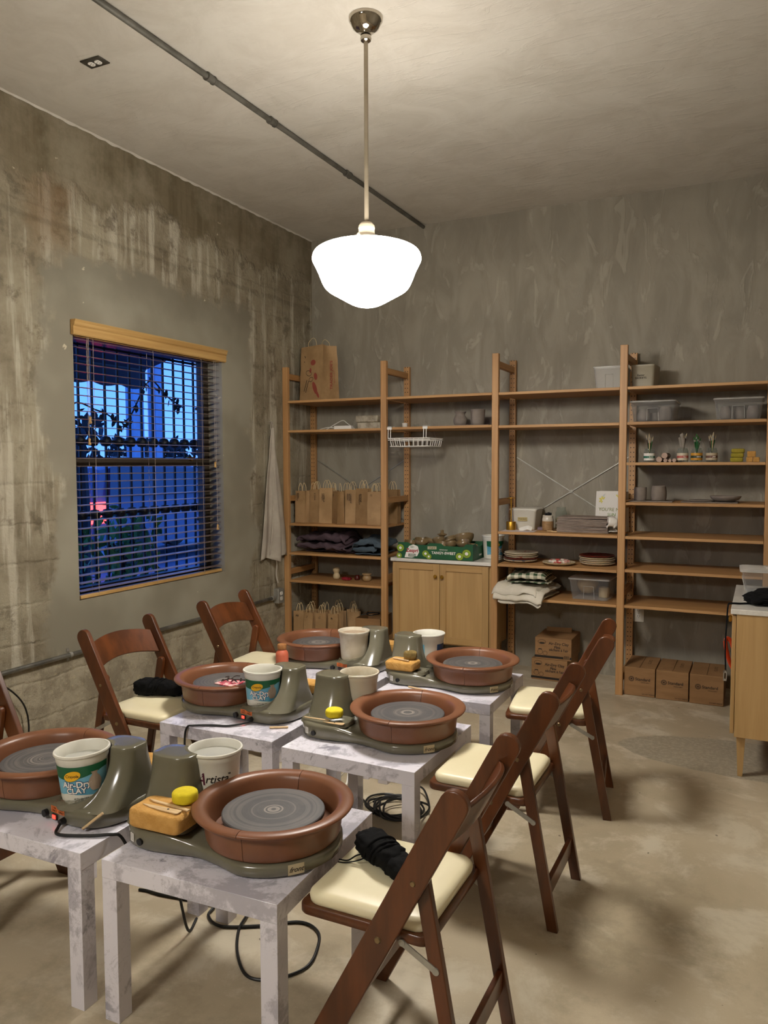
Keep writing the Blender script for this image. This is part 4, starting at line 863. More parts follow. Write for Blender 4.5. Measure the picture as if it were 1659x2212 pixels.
V,F=glyphs('TANGY',.020,.0003); M().add(V,F,frame((kw/2+.0008,.03,.03),(0,1,0),(0,0,1))).build('box_lettering',WHITE,kb,smooth=False)
rb=random.Random(5)
bowls=[(-.225,-.075,.040,.045),(-.150,-.060,.045,.052),(-.115,.05,.05,.058),(-.215,.06,.035,.05),(-.04,-.085,.035,.040),(-.03,.02,.055,.05),(.03,-.080,.040,.045),(.05,.03,.060,.070),(.11,-.075,.045,.045),(.165,.045,.062,.075),(.20,-.07,.050,.050),(.245,-.03,.035,.04)]
for i,(x,y,z,r) in enumerate(bowls):
    hh=r*(.55+.35*rb.random()); pr=[(r*.45,0),(r*.62,hh*.12),(r*.92,hh*.6),(r,hh),(r*.93,hh*.98),(r*.80,hh*.5),(r*.4,hh*.14),(0,hh*.12)]
    o=lathe_thing('fired_bowl',pr,FIRED,(KX+x,KY+y,KZ+z+.040),'glossy brown fired bowl in the kiwi carton, '+('front left corner','front, second from the left','rear, left of the knobbed lid','rear left corner','front, under the number tape','rear, beside the knobbed lid','front, right of the number tape','large one rear of centre','front, right of centre','large tilted one rear right','front right corner','right end wall')[i],'bowl','fired bowls in the green carton',tilt=(rb.uniform(-.45,.35),rb.uniform(-.4,.4)),n=26)
lathe_thing('mushroom_lid',[(.016,0),(.018,.02),(.034,.030),(.036,.036),(.016,.042),(.012,.052),(.014,.060),(.009,.066),(0,.067)],FIRED,(KX-.005,KY+.02,KZ+.135),'knobbed brown fired lid at the middle of the kiwi carton heap','lid')
# ------------------------------------------------------------ bay with the brass holder
tag(M().box(-.115,-.075,0,.115,.075,.0008).build('paper_sheet',mat('pale paper','cfc4c2',rough=.7),None,(1.875,-.370,1.0425),math.radians(4)),'pale paper sheet under the brass holder','paper')
bh=empty('brass_holder',(1.800,-.310,1.0435),0,'brass stand with weighted base and round top disc','holder')
M().lathe([(.033,0),(.0335,.002),(.0335,.056),(.032,.058),(.005,.059)],36).build('base',BRASS,bh); M().cyl((0,0,.058),(0,0,.222),.0048,n=14).build('stem',BRASS,bh); M().lathe([(.004,.220),(.029,.221),(.030,.224),(.029,.227),(.004,.228)],32).build('top_disc',BRASS,bh)
def tub(nm,w,d,h,loc,rz,m,lab,lid=True,taper=.88,cat='storage box',lm=None,group=None,ribs=True):
    o=empty(nm,loc,rz,lab,cat,group); r=.02
    def rr(a,b,z,q=6):
        P=[]
        for cx,cy,a0 in ((a-r,b-r,0),(-a+r,b-r,PI/2),(-a+r,-b+r,PI),(a-r,-b+r,1.5*PI)):
            for k in range(q+1): P.append((cx+r*math.cos(a0+PI/2*k/q),cy+r*math.sin(a0+PI/2*k/q),z))
        return P
    A,B=w/2,d/2; k=taper
    M().rings([rr(A*k,B*k,0),rr(A*.985,B*.985,h*.86),rr(A*1.0,B*1.0,h*.87),rr(A,B,h*.95),rr(A*.975,B*.975,h*.95),rr(A*.965,B*.965,h*.86),rr(A*k-.004,B*k-.004,.004)]).build('tub_body',m,o,ang=50)
    if lid: M().rings([rr(A*1.02,B*1.03,h*.91),rr(A*1.035,B*1.045,h*.915),rr(A*1.035,B*1.045,h*.965),rr(A*1.0,B*1.0,h*.985),rr(A*.95,B*.94,h*.985),rr(A*.93,B*.92,h*1.0),rr(A*.5,B*.5,h*1.0)]).build('lid',lm or m,o,ang=50)
    if ribs:
        f=M(); q=.0022; z0,z1=h*.06,h*.62
        lerp=lambda z:-B*(k+(.985-k)*z/(h*.86))-.0035
        f.tube([(-A*.26,lerp(z0),z0),(-A*.24,lerp(z1),z1),(A*.24,lerp(z1),z1),(A*.26,lerp(z0),z0)],q,6); f.build('embossed_frame',lm or m,o)
    return o
to=tub('storage_tub',.190,.23,.150,(1.868,-.150,1.0425),math.radians(2),WHITEP,'white tub marked TOOLS behind the brass stand',True,.80,'tub',ribs=False)
V,F=glyphs('TOOLS',.018,.0003); lb=M().box(-.038,-.1115,.062,.030,-.1095,.088).build('tape_label',mat('tan tape','b7a56f',rough=.6),to); M().add(V,F,frame((-.004,-.1122,.075),(1,0,0),(0,0,1))).build('label_lettering',INK,to,smooth=False)
tag(M().tube([(0,0,.001),(.03,.004,.012),(.06,.002,.020),(.085,.012,.010)],.018,8,5,flat=.12).build('paper_scrap',WHITE,None,(1.870,-.345,1.046)),'curled white paper scrap beside the brass stand','paper')
tag(M().box(-.03,-.035,0,.03,.035,.020).build('small_box',mat('mauve card','7d6b74',rough=.6),None,(1.998,-.22,1.0425),.2,bevel=.003),'small mauve box beside the tool crock','box')
cr_=empty('tool_crock',(2.048,-.255,1.0425),0,'two tone stoneware crock holding black handled tools','crock')
M().lathe([(p.x,p.y) for p in catmull([(.030,0,0),(.037,.004,0),(.040,.03,0),(.0395,.066,0)],3)],32).build('crock_body',mat('speckled tan stoneware','a5835a','8b6b45',40,.6),cr_)
M().lathe([(p.x,p.y) for p in catmull([(.0396,.066,0),(.040,.078,0),(.036,.092,0),(.0365,.104,0),(.034,.106,0),(.032,.09,0),(.03,.05,0),(.001,.04,0)],3)],32,cap0=False,cap1=False).build('glazed_neck',mat('white glaze','c8c0b0',rough=.25),cr_)
for k,(dx,dy,h) in enumerate(((-.016,.004,.122),(.006,-.010,.128),(.016,.010,.124),(-.004,.014,.118))): tag(M().cyl((2.048+dx*.6,-.255+dy*.6,1.090),(2.048+dx,-.255+dy,1.0425+h),.006,.0075,n=10).build('modelling_tool',BLACK),'black tool handle standing in the two tone crock','tool','black handled tools in the crock')
jr=empty('glass_jar',(2.105,-.105,1.0425),0,'glass jar of cream powder behind the stack of grey boards','jar'); jr.scale=(1,1,1.3)
JP=[(.036,0),(.040,.004),(.041,.090),(.032,.104),(.032,.118),(.034,.120)]
M().lathe(JP+[(.031,.119),(.029,.104),(.038,.088),(.037,.006),(.001,.004)],32,cap1=False).build('glass',GLASSJ,jr,ang=50); M().lathe([(.035,.005),(.0365,.01),(.0365,.060),(.0,.064)],28).build('powder',mat('cream powder','c9b58a',rough=.9),jr)
for k in range(14):
    o=M().box(-.170,-.115,0,.170,.115,.0062).build('grey_board',mat('grey chipboard','9a8a7e','83756a',14,.85),None,(2.302+rnd.uniform(-.006,.006),-.235+rnd.uniform(-.008,.008),1.0425+k*.0075+.0002),math.radians(rnd.uniform(-2.5,2.5)),bevel=.0008)
    o.scale.y=.98; tag(o,'thin grey board beside the glass jar, '+['topmost','second from the top','third from the top','fourth from the top','fifth from the top','sixth from the top','seventh from the top','seventh from the bottom','sixth from the bottom','fifth from the bottom','fourth from the bottom','third from the bottom','second from the bottom','bottom one'][13-k]+' of the stack','board','stack of thin grey boards')
for x,y,a,l in ((2.085,-.345,.5,'short pale stick lying in front of the crock'),(2.120,-.375,-.3,'short grey stick lying beside the stack of boards')): tag(M().cyl((-.022,0,.004),(.022,0,.004),.004,n=8).build('wooden_stick',TOOLW,None,(x,y,1.0425),a),l,'stick')
# white bag with yellow flowers
fb=empty('gift_bag',(2.460,-.120,1.0425),math.radians(-8),'white bag painted with yellow flowers at the right end of the shelf','bag')
WB=mat('white matte paper','ddd9d0',rough=.6)
g=M().rings([[(x*s,y*q,z) for x,y in ((-.105,-.045),(0,-.050),(.105,-.045),(.105,.045),(0,.05),(-.105,.045))] for s,q,z in ((1.0,1.0,0),(.98,.9,.15),(.96,.7,.275))],True,False); g.build('bag_body',WB,fb,ang=30)
Xb=frame((0,-.0495,0),(1,0,0),(0,.055,1)); flw=[]
for cx,cz,r in ((-.055,.215,.020),(-.015,.180,.017),(.045,.235,.015),(-.06,.130,.012)):
    for k in range(7): a=2*PI*k/7; flw.append(EL(cx+r*.8*math.cos(a),cz+r*.8*math.sin(a),r*.55,r*.28,a,10))
flat(fb,'painted_flowers',flw,mat('yellow paint','d8cc4a',rough=.6),Xb); flat(fb,'grey_wash',[EL(.035,.16,.04,.055,.3),EL(-.03,.245,.03,.016,.4)],mat('pale grey wash','c3c6c0',rough=.6),frame((0,-.0492,0),(1,0,0),(0,.055,1)))
V,F=glyphs("YOU'RE MY",.032,.0003,shear=.1); M().add(V,F,frame((0,-.0455,.150),(1,0,0),(0,.055,1))).build('painted_words',mat('olive lettering','8b8f52',rough=.6),fb,smooth=False)
V,F=glyphs("SUN",.030,.0003,shear=.1); M().add(V,F,frame((.01,-.0475,.115),(1,0,0),(0,.055,1))).build('painted_words',mat('olive lettering','7d9a52',rough=.6),fb,smooth=False)
cloth('tissue_roll',(.055,.10,.12),(2.500,-.335,1.0425),.3,WB,'white folded tissue drooping beside the flower bag','tissue',9,3,.015)
# plates
def plate(m,r=.118,n=40):
    o=M().lathe([(r*.55,0),(r*.60,.003),(r*.80,.005),(r*.97,.014),(r,.0175),(r*.985,.020),(r*.80,.0105),(r*.55,.0075),(0,.007)],n,cap1=False).build('plate',m,ang=50); return o
for i,(cx,cy,ms,gl) in enumerate((((1.862),-.275,(PLATEB,PLATER,PLATEW,PLATEB,PLATEW),'left'),((2.385),-.235,(PLATEW,CREAMC,PLATEW,CREAMC,PLATER),'right'))):
    for k,m in enumerate(ms):
        o=plate(m); placed(o,(cx+rnd.uniform(-.004,.004),cy+rnd.uniform(-.004,.004),.8175+k*.0125),rnd.uniform(0,6)); tag(o,'painted plate, '+('bottom one','second from the bottom','middle one','second from the top','topmost')[k]+' in the '+('left stack, nearest the bucket' if i==0 else 'right stack'),'plate','painted plates in the '+gl+' stack')
o=plate(CREAMC,.112); placed(o,(2.145,-.330,.8175)); tag(o,'cream plate lying between the two plate stacks','plate')
PP=mat('red and white petals','b84a46','d9cfc0',26,.3,lo=.45,hi=.55); g=M()
g.blob((0,0,.010),(.11,.10,.020),2,.05,2,.8,24,10)
for k in range(9):
    a=2*PI*k/9; g.blob((.052*math.cos(a),.048*math.sin(a),.014),(.045,.034,.024),k,.15,3,.8,14,8)
tag(g.build('flower_dish',PP,None,(2.150,-.335,.8275),ang=180),'scalloped red and white dish on the lone cream plate','dish')
# towels and clear box
cloth('white_towel',(.345,.40,.100),(1.925,-.350,.5905),math.radians(-5),TOWEL,'folded white towels drooping over the shelf edge under the gingham','towel',3,4,.016,.05,.03)
cloth('gingham_towel',(.300,.30,.085),(1.965,-.300,.6800),math.radians(3),GING,'folded green and white gingham cloth on top of the white towels','towel',7,3,.014,0,.03)
cb=tub('clear_box',.270,.29,.150,(2.360,-.225,.5905),math.radians(-2),CLEARP,'clear lidded box with a half round cream bowl inside',True,.86,'storage box',FROST)
lathe_thing('cream_bowl',[(.02,0),(.045,.006),(.068,.035),(.073,.062),(.069,.062),(.06,.035),(.03,.01)],CREAMB,(2.315,-.250,.5965),'cream half round bowl standing on edge inside the clear box','bowl',tilt=(0,0)).rotation_euler=(math.radians(-78),0,.1)
bpy.data.objects['cream_bowl'].location=(2.315,-.225,.665)
lathe_thing('cream_cup',[(.03,0),(.034,.004),(.036,.06),(.033,.06),(.03,.01)],CREAMB,(2.430,-.215,.5965),'cream cup inside the clear box beside the bowl','cup')
# frosted bins on the topmost shelf
o=tub('frosted_bin',.200,.27,.150,(2.470,-.250,1.9950),0,FROST,'frosted lidded bin on the topmost shelf left of the pine post',True,.86,'storage box',FROST)
o=tub('white_carton',.150,.22,.155,(2.680,-.235,1.9955),math.radians(-3),mat('milky plastic','9d9683',rough=.5),'milky lettered bin on the topmost shelf right of the pine post',False,.90,'storage box',ribs=False)
for s,z in (('Easter',.080),('BASKETS',.062)): V,F=glyphs(s,.018,.0003); M().add(V,F,frame((-.01,-.1075,z),(1,0,0),(0,.05,1))).build('bin_lettering',INK,o,smooth=False)
# lidded clear bins with clay pots
for cx,lab,pl in ((2.752,'lidded clear bin holding grey clay pieces, beside the pine post',((-.07,.05,.08),(-.02,.05,.06),(.06,.052,.095),(.035,.045,.07))),(3.245,'lidded clear bin holding grey clay pieces at the far right',((-.075,.042,.085),(.005,.045,.085),(.080,.045,.085)))):
    o=tub('clear_bin',.272,.33,.135,(cx,-.275,1.7715),0,CLEARP,lab,True,.88,'storage box',FROST)
    for k,(dx,r,h) in enumerate(pl):
        y=-.30+.07*(k%2); q=M().lathe([(r*.5,0),(r*.8,h*.15),(r*.85,h*.5),(r*.6,h),(r*.5,h*.95),(r*.3,h*.2)],24).build('clay_piece',GREYC,None,(cx+dx,y,1.7765),ang=60); tag(q,'grey clay piece inside the bin '+('beside the pine post' if cx<3 else 'at the far right'),'clay pot','clay pieces in the '+('left' if cx<3 else 'right')+' clear bin')
    if cx>3: M().box(-.03,-.10,.1362,.03,-.06,.1375).build('paper_label',WHITE,o)
# brush jars
def brushjar(x,y,lab,labm,kind,r=.034,h=.088):
    j=empty('brush_jar',(x,y,1.5145),0,lab+' holding brushes','jar'); M().lathe([(r*.92,0),(r,.004),(r,h*.80),(r*.86,h*.93),(r*.86,h),(r*.80,h),(r*.80,h*.92),(r*.93,h*.78),(r*.93,.006),(.001,.005)],30,cap1=False).build('glass',GLASSJ,j,ang=50)
    L=M(); L.sheet(lambda u,v:((r+.0008)*math.cos(-2.9+2.9*u),(r+.0008)*math.sin(-2.9+2.9*u),h*(.14+.52*v)),20,1); lo=L.build('label',labm[0],j)
    L=M(); L.sheet(lambda u,v:((r+.0014)*math.cos(-2.9+2.9*u),(r+.0014)*math.sin(-2.9+2.9*u),h*(.30+.17*v)),20,1); L.build('label_band',labm[1],lo)
    V,F=glyphs(labm[2],.011,.0002,offset=.0003); M().add(wrapV(V,lambda z:r,-1.1,h*.38,.0020),F).build('label_lettering',labm[3],lo,smooth=False)
    for k in range(9):
        a=2*PI*k/9+x; rr=r*(.62 if k%2 else .3); L_=.150+.04*rnd.random(); p=Vector((x-.4*rr*math.cos(a),y-.4*rr*math.sin(a),1.5215)); q=Vector((x+rr*1.05*math.cos(a),y+rr*.9*math.sin(a),1.5145+L_))
        b=empty('paint_brush',p,0,'paint brush standing in the '+lab,'brush','brushes in the '+lab); d=q-p
        if kind=='roll' and k<4: M().cyl((0,0,0),d*.72,.0035,n=8).cyl(d*.60,d*.98,.009,n=12).build('handle',mat('rolled grey card','8d857a',rough=.8),b)
        else:
            M().cyl((0,0,0),d*.80,.0024,.0032,n=8).build('handle',(TOOLW,mat('dark handle','3a2a20',rough=.4),mat('green handle','1d5c2a',rough=.4))[(k+int(x*10))%3 if kind!='green' else 2],b); M().cyl(d*.80,d*.88,.004,n=8).build('ferrule',METAL,b); M().cyl(d*.88,d,.0045,.0015,n=8).build('bristles',mat('bristle','b8a888' if kind!='green' else '2f6a2c',rough=.9),b)
brushjar(2.722,-.315,'jar with the green label',(WHITE,mat('teal label','2d6a55',rough=.5),'RAW',WHITE),'n')
brushjar(2.925,-.315,'jar with the red script label',(mat('cream label','c9c0a8',rough=.5),mat('pale red','b05a50',rough=.5),'Rao',WHITE),'roll')
brushjar(3.008,-.315,'jar with the orange fruit label',(mat('amber label','c8912c',rough=.5),mat('dark green label','26351f',rough=.5),'KING',WHITE),'green')
brushjar(3.095,-.300,'jar with the beige label',(mat('beige label','b5a68c',rough=.5),mat('brown label','6b4a38',rough=.5),'JAM',WHITE),'n')
ROLL=mat('pinkish clay dowel','b59c8c','a48a7a',12,.6)
for x,y,z,r in ((2.787,-.36,1.5145,.018),(2.826,-.36,1.5145,.012),(2.853,-.36,1.5145,.010),(2.879,-.36,1.5145,.012),(2.818,-.345,1.5385,.0185)):
    o=M().cyl((0,0,0),(0,.20,0),r,n=20).build('rolling_dowel',ROLL,None,(x,y,z+r+.0003),bevel=.001); tag(o,'pinkish wooden roller '+({2.787:'at the left end of the row beside the first brush jar',2.826:'second from the left in the row',2.853:'thinnest, third from the left in the row',2.879:'at the right end of the row',2.818:'resting on top of the others'}[x]),'roller','rollers between the brush jars')
for k in range(3): tag(M().blob((0,0,.014),(.074,.060,.028),k+30,.04,2,.35,30,14).build('olive_sponge',OSPONGE,None,(3.240+.003*k,-.33,1.5145+k*.0275),.05*k,ang=180),('lowest','middle','topmost')[k]+' olive sponge of the pile of three','sponge')
for x,z,l in ((3.312,0,'lower left'),(3.350,0,'lower right'),(3.322,.0355,'upper')): tag(M().box(-.018 if z==0 else -.024,-.03,0,.018 if z==0 else .024,.03,.030 if z==0 else .036).build('amber_sponge',SPONGE,None,(x,-.32,1.5145+(z if z==0 else .0305)),.03,bevel=.004),l+' amber sponge block beside the olive sponges','sponge')
# clay cups and dish on boards
GB=mat('grey work board','8a7d72','7a6e64',14,.8)
tag(M().box(-.135,-.12,0,.135,.12,.005).build('board',GB,None,(2.735,-.265,1.2595),.03),'thin grey board under the two clay cups','board'); tag(M().box(-.165,-.11,0,.165,.11,.005).build('board',GB,None,(3.090,-.275,1.2595),-.02),'thin grey board under the clay dish','board')
lathe_thing('clay_cup',[(.034,0),(.039,.004),(.0405,.045),(.039,.082),(.036,.083),(.036,.045),(.033,.008)],GREYC,(2.665,-.275,1.2648),'straight sided grey clay cup, smaller of the pair','cup')
lathe_thing('clay_cup',[(.038,0),(.046,.006),(.0495,.045),(.044,.085),(.040,.096),(.037,.094),(.042,.08),(.045,.045),(.040,.01)],GREYC,(2.780,-.270,1.2648),'rounded taller grey clay cup right of the straight one','cup')
lathe_thing('clay_dish',[(.03,0),(.055,.004),(.080,.016),(.092,.034),(.088,.036),(.075,.020),(.05,.010),(0,.009)],GREYC,(3.180,-.275,1.2648),'shallow grey clay dish on the right board','dish')
lathe_thing('clay_slab',[(.02,0),(.072,.001),(.076,.006),(.070,.011),(0,.010)],GREYC,(3.040,-.275,1.2648),'flat round grey clay slab left of the shallow dish','slab')
# ------------------------------------------------------------ boxes on the floor
def claybox(loc,rz,lab):
    o=carton('clay_carton',.252,.31,.150,loc,rz,lab); X=lambda x,z,off=.0008:frame((x*.96,-.155-off,z*.955),(1,0,0),(0,0,1))
    for s,size,x,z in (('Air-Dry Clay',.026,.040,.118),('Pâte',.024,.030,.092),('séchant à l\'air',.024,.040,.072)): V,F=glyphs(s,size,.0003,offset=.0005); M().add(V,F,X(x,z)).build('printed_title',INK,o,smooth=False)
    flat(o,'printed_logo',ring2(-.078,.120,.028,.016,.0022)+[EL(-.078,.112,.018,.005)],INK,X(0,0)); V,F=glyphs('Crayola',.012,.0003); M().add(V,F,X(-.078,.122)).build('printed_logo_name',INK,o,smooth=False)
    flat(o,'printed_pots',ring2(-.090,.050,.018,.018,.002)+ring2(-.055,.042,.016,.015,.002)+[[(-.10,.072),(-.08,.072),(-.076,.066),(-.104,.066)]],INK,X(0,0)); flat(o,'printed_band',[[(-.128,.010),(.128,.010),(.128,.026),(-.128,.026)]],INK,X(0,0))
    flat(o,'bar_code',[[(.075+.004*k,.014),(.0765+.004*k+(k%3)*.0006,.014),(.0765+.004*k+(k%3)*.0006,.034),(.075+.004*k,.034)] for k in range(9)],INK,X(0,0,.002)); flat(o,'code_ground',[[(.072,.012),(.115,.012),(.115,.036),(.072,.036)]],CARD,X(0,0,.0014))
    return o
claybox((2.090,-.030-.165,.0005),math.radians(-2),'printed air dry clay carton on the floor, lower of the stack'); claybox((2.108,-.172,.1515),math.radians(1),'printed air dry clay carton on top of the other, flap raised')
bpy.data.objects['clay_carton'].location.y=-.172
o=bpy.data.objects['clay_carton.001']; M().add([(-.10,.08,.1505),(.08,.08,.1505),(.08,.09,.182),(-.10,.09,.178)],[(0,1,2,3)]).build('raised_flap',CARD,o)
def stdbox(x0,x1,y,lab,flap):
    w=x1-x0-.004; h=.186; d=.335; o=carton('brown_carton',w,d,h,((x0+x1)/2,y,.0005),0,lab); yy=-d/2
    X=frame((-w*.10,yy-.0008,.110),(1,0,0),(0,0,1)); V,F=glyphs('Standard',.026,.0003,offset=.0004); M().add([(a+.040,b,c) for a,b,c in V],F,X).build('printed_name',INK,o,smooth=False)
    V,F=glyphs('CERAMIC SUPPLY',.007,.0003); M().add([(a+.055,b-.020,c) for a,b,c in V],F,X).build('printed_line',INK,o,smooth=False); V,F=glyphs('DO NOT FREEZE',.010,.0003); M().add([(a+.075,b-.095,c) for a,b,c in V],F,X).build('printed_warning',INK,o,smooth=False)
    flat(o,'target_logo',ring2(-.030,0,.017,.017,.003)+ring2(-.030,0,.0115,.0115,.0025)+[EL(-.030,0,.005,.005)],INK,X)
    t=M()
    for s in (-1,1): t.box(-.001+s*.0,-d/2+.004,h,.001,d/2-.004,h+.0006)
    t.build('flap_seam',INK,o,smooth=False)
    X=frame((w*.22,.02,h+.0008),(0,-1,0),(1,0,0)); V,F=glyphs('CLAY 25',.030,.0003); M().add(V,F,X).build('top_print',mat('worn print','6a4f30',rough=.8),o,smooth=False)
    if flap: M().box(-w*.28,-d/2+.03,h+.001,w*.05,d/2-.03,h+.004).build('loose_flap',CARD,o).rotation_euler=(0,-.04,0)
for a in ((2.602,2.798,-.265,'brown printed carton on the floor beside the pine post',0),(2.801,3.000,-.272,'brown printed carton on the floor with a loose flap, middle of three',1),(3.003,3.205,-.278,'brown printed carton on the floor nearest the right cupboard',0)): stdbox(*a)
# orange sling behind the cupboard
g=M(); g.tube([(0,0,.42),(.010,-.01,.36),(.035,-.02,.28),(.085,-.03,.20),(.13,-.04,.13)],.016,10,6,flat=.35); g.tube([(.03,.01,.42),(.055,0,.35),(.10,0,.26),(.14,0,.2)],.013,10,6,flat=.35)
ob=g; ob.tube([(0,0,.42),(.012,.004,.436),(.03,.01,.42)],.015,10,6,flat=.5); ob.tube([(.13,-.04,.13),(.135,-.03,.05),(.13,-.02,.012)],.014,10,6,flat=.4); ob.tube([(.14,0,.2),(.145,.0,.1),(.13,-.02,.012)],.012,10,6,flat=.4)
bpy.data.objects.get('x')
tag(ob.build('orange_frame',ORANGE,None,(3.205,-.470,.001)),'orange plastic loop poking out behind the right cupboard','orange frame')
# ------------------------------------------------------------ right cupboard top
o=tub('clear_tub',.26,.36,.130,(3.475,-1.015,.8177),math.radians(-88),CLEARP,'clear lidded tub standing on the right cupboard',True,.86,'storage box',FROST)
M().box(-.02,-.06,.1305,.02,.03,.1315).build('paper_label',WHITE,o)
lathe_thing('grey_bowl',[(.02,0),(.04,.004),(.052,.05),(.048,.05),(.03,.01)],GREYC,(3.50,-1.03,.8235),'grey bowl inside the clear tub on the right cupboard','bowl')
ap=empty('black_apron',(3.50,-1.40,.8178),.1,'crumpled black apron heaped on the right cupboard, strap hanging down','apron')
g=M()
for k,(x,y,z,a,b,c) in enumerate(((.03,0,.022,.34,.24,.045),(.02,.03,.052,.28,.19,.040),(-.09,-.02,.030,.18,.15,.05),(.06,.04,.075,.20,.13,.04),(.12,-.05,.05,.20,.14,.06))): g.blob((x,y,z),(a,b,c),k+41,.28,2.5,.7,40,16,fold=.12,floor=False)
for i,v in enumerate(g.v): g.v[i]=(v[0],v[1],max(v[2],.0))
g.build('apron_cloth',BLACKC,ap,ang=180)
M().tube([(-.14,-.04,.010),(-.20,-.05,.004),(-.245,-.055,.003),(-.258,-.055,-.010),(-.262,-.052,-.10),(-.266,-.05,-.20),(-.262,-.05,-.33)],.006,8,6,flat=.25).build('strap',BLACKC,ap)
b=M(); b.box(-.272,-.056,-.385,-.256,-.044,-.375).box(-.272,-.056,-.345,-.256,-.044,-.335).box(-.272,-.056,-.385,-.268,-.044,-.335).box(-.260,-.056,-.385,-.256,-.044,-.335); b.build('buckle',METAL,ap)
# ------------------------------------------------------------ black bundles on the chairs
def bundle(loc,rz,lab,seed,L=.17,R=.085,strings=True):
    o=empty('apron_bundle',loc,rz,lab,'apron'); g=M()
    for k,(x,dz,s) in enumerate(((-L*.30,0,1.0),(L*.02,.004,.92),(L*.32,-.002,.82))): g.blob((x,.006*k,R*.40+dz),(L*.62,R*1.15*s,R*.86*s),seed+k,.16,2.4,.7,40,22,fold=.08,floor=False)
    for i,v in enumerate(g.v): g.v[i]=(v[0],v[1],max(v[2],0))
    g.build('rolled_cloth',BLACKC,o,ang=180)
    s=M()
    for dx,q in ((-L*.16,1.0),(-L*.02,.96),(L*.06,.93)):
        s.tube([(dx+.012*math.sin(a),R*.62*q*math.cos(a)+.003,max(.004,R*.42+R*.50*q*math.sin(a))) for a in [PI*1.12-2*PI*k/18*.68 for k in range(19)]],.0035,6,2,flat=.6)
    if strings:
        s.tube([(-L*.2,-R*.52,R*.35),(-L*.28,-R*.75,.018),(-L*.34,-R*1.0,.004),(-L*.42,-R*1.25,.004)],.0035,6,6,flat=.5); s.tube([(-L*.14,-R*.52,R*.3),(-L*.20,-R*.8,.012),(-L*.30,-R*1.12,.004),(-L*.36,-R*1.35,.004)],.003,6,6,flat=.5)
    s.build('tie_strings',BLACKC,o); return o
bundle((2.515,-3.850,.4530),math.radians(-38),'black apron rolled up with its strings on the nearest chair cushion',3,.195,.076)
bundle((.915,-2.915,.4530),math.radians(8),'black rolled apron on the window side chair cushion',12,.20,.084,False)
# ------------------------------------------------------------ apron hanging on the left wall
ha=empty('hanging_apron',(.012,-.645,1.785),0,'off white canvas apron hanging from a hook between window and shelving','apron')
def drape(u,v):
    z=-1.0*v; w=.014+.040*min(1,v/.25)+.125*max(0,(v-.25)/.75)**.8; y=(u-.5)*2*w*(1.0)+.02*v*math.sin(3*v); f=.5+.5*math.sin(u*13+v*3+1.2*math.sin(v*5)); x=.006+(.014+.060*v)*f*math.sin(PI*min(max(u,.02),.98))
    edge=.06*abs(u-.5)*2*(1 if v>.95 else 0); return (x+.006, y, z+ (0.02*math.sin(u*9) if v>.98 else 0))
M().sheet(drape,46,50,.003).build('apron_cloth',APRONW,ha,ang=180)
M().tube([(.010,-.012,-.02),(.010,-.006,.03),(.012,0,.045),(.012,.008,.03),(.012,.014,-.02)],.004,6,6).build('neck_loop',APRONW,ha); M().tube([(.03,.01,-.98),(.032,.02,-1.05),(.028,.015,-1.12),(.034,.03,-1.19)],.006,6,6,flat=.3).build('tie_string',APRONW,ha); M().tube([(.03,-.02,-.3),(.045,-.035,-.5),(.05,-.06,-.75),(.045,-.09,-.96)],.005,6,6,flat=.4).build('tie_string',APRONW,ha)
M().cyl((-.011,0,.04),(.012,0,.045),.003,n=8).build('hook',METAL,ha)
# ------------------------------------------------------------ cables
tag(M().tube([tuple(local(3,-.262,.182,.017)),tuple(local(3,-.268,.205,.010)),(1.60,-4.095,.4560),(1.69,-4.06,.4560),(1.737,-4.03,.4560),(1.752,-4.01,.445),(1.765,-3.98,.38),(1.768,-3.94,.33),(1.78,-3.88,.345),(1.77,-3.80,.20),(1.76,-3.74,.02),(1.73,-3.66,.006)],.0045,8,8).build('wheel_cord',BLACK),'black cord running from the left edge wheel over its table edge','cable')
tag(M().tube([tuple(local(4,-.262,.182,.017)),tuple(local(4,-.258,.205,.010)),(1.47,-3.13,.4560),(1.40,-3.155,.4560),(1.34,-3.19,.4565),(1.322,-3.207,.452),(1.315,-3.215,.40),(1.33,-3.23,.25),(1.40,-3.30,.03),(1.50,-3.32,.006)],.0045,8,8).build('wheel_cord',BLACK),'black cord running from the pink card wheel over its table edge','cable')
tag(M().tube([(1.43,-3.607,.006),(1.46,-3.60,.005),(1.52,-3.60,.006),(1.62,-3.585,.005),(1.70,-3.575,.006),(1.74,-3.58,.008),(1.755,-3.63,.006),(1.83,-3.66,.006),(1.95,-3.60,.006),(2.05,-3.53,.006),(2.13,-3.55,.006),(2.175,-3.63,.006),(2.19,-3.72,.006),(2.14,-3.80,.006),(2.06,-3.83,.006),(1.97,-3.76,.006),(1.90,-3.66,.010),(1.875,-3.58,.012),(1.84,-3.50,.006)],.0048,8,8).build('floor_cord',BLACK),'black cord looping over the floor under the nearest table','cable')
c=M(); r=random.Random(4)
for k in range(5):
    cx,cy=1.93+.03*k,-2.60-.02*k; pts=[]
    for q in range(13):
        a=2*PI*q/9+k; pts.append((cx+(.07+.02*r.random())*math.cos(a)*1.3,cy+(.09+.03*r.random())*math.sin(a),.006+.008*k+.004*math.sin(q*2)))
    c.tube(pts,.0045,7,6)
c.tube([(1.80,-2.60,.006),(1.90,-2.68,.01),(2.05,-2.70,.006),(2.12,-2.60,.006),(2.04,-2.45,.03),(1.96,-2.40,.03)],.0045,7,6)
tag(c.build('cable_tangle',BLACK),'tangle of black cords on the floor beneath the middle and far tables','cable',kind='stuff')
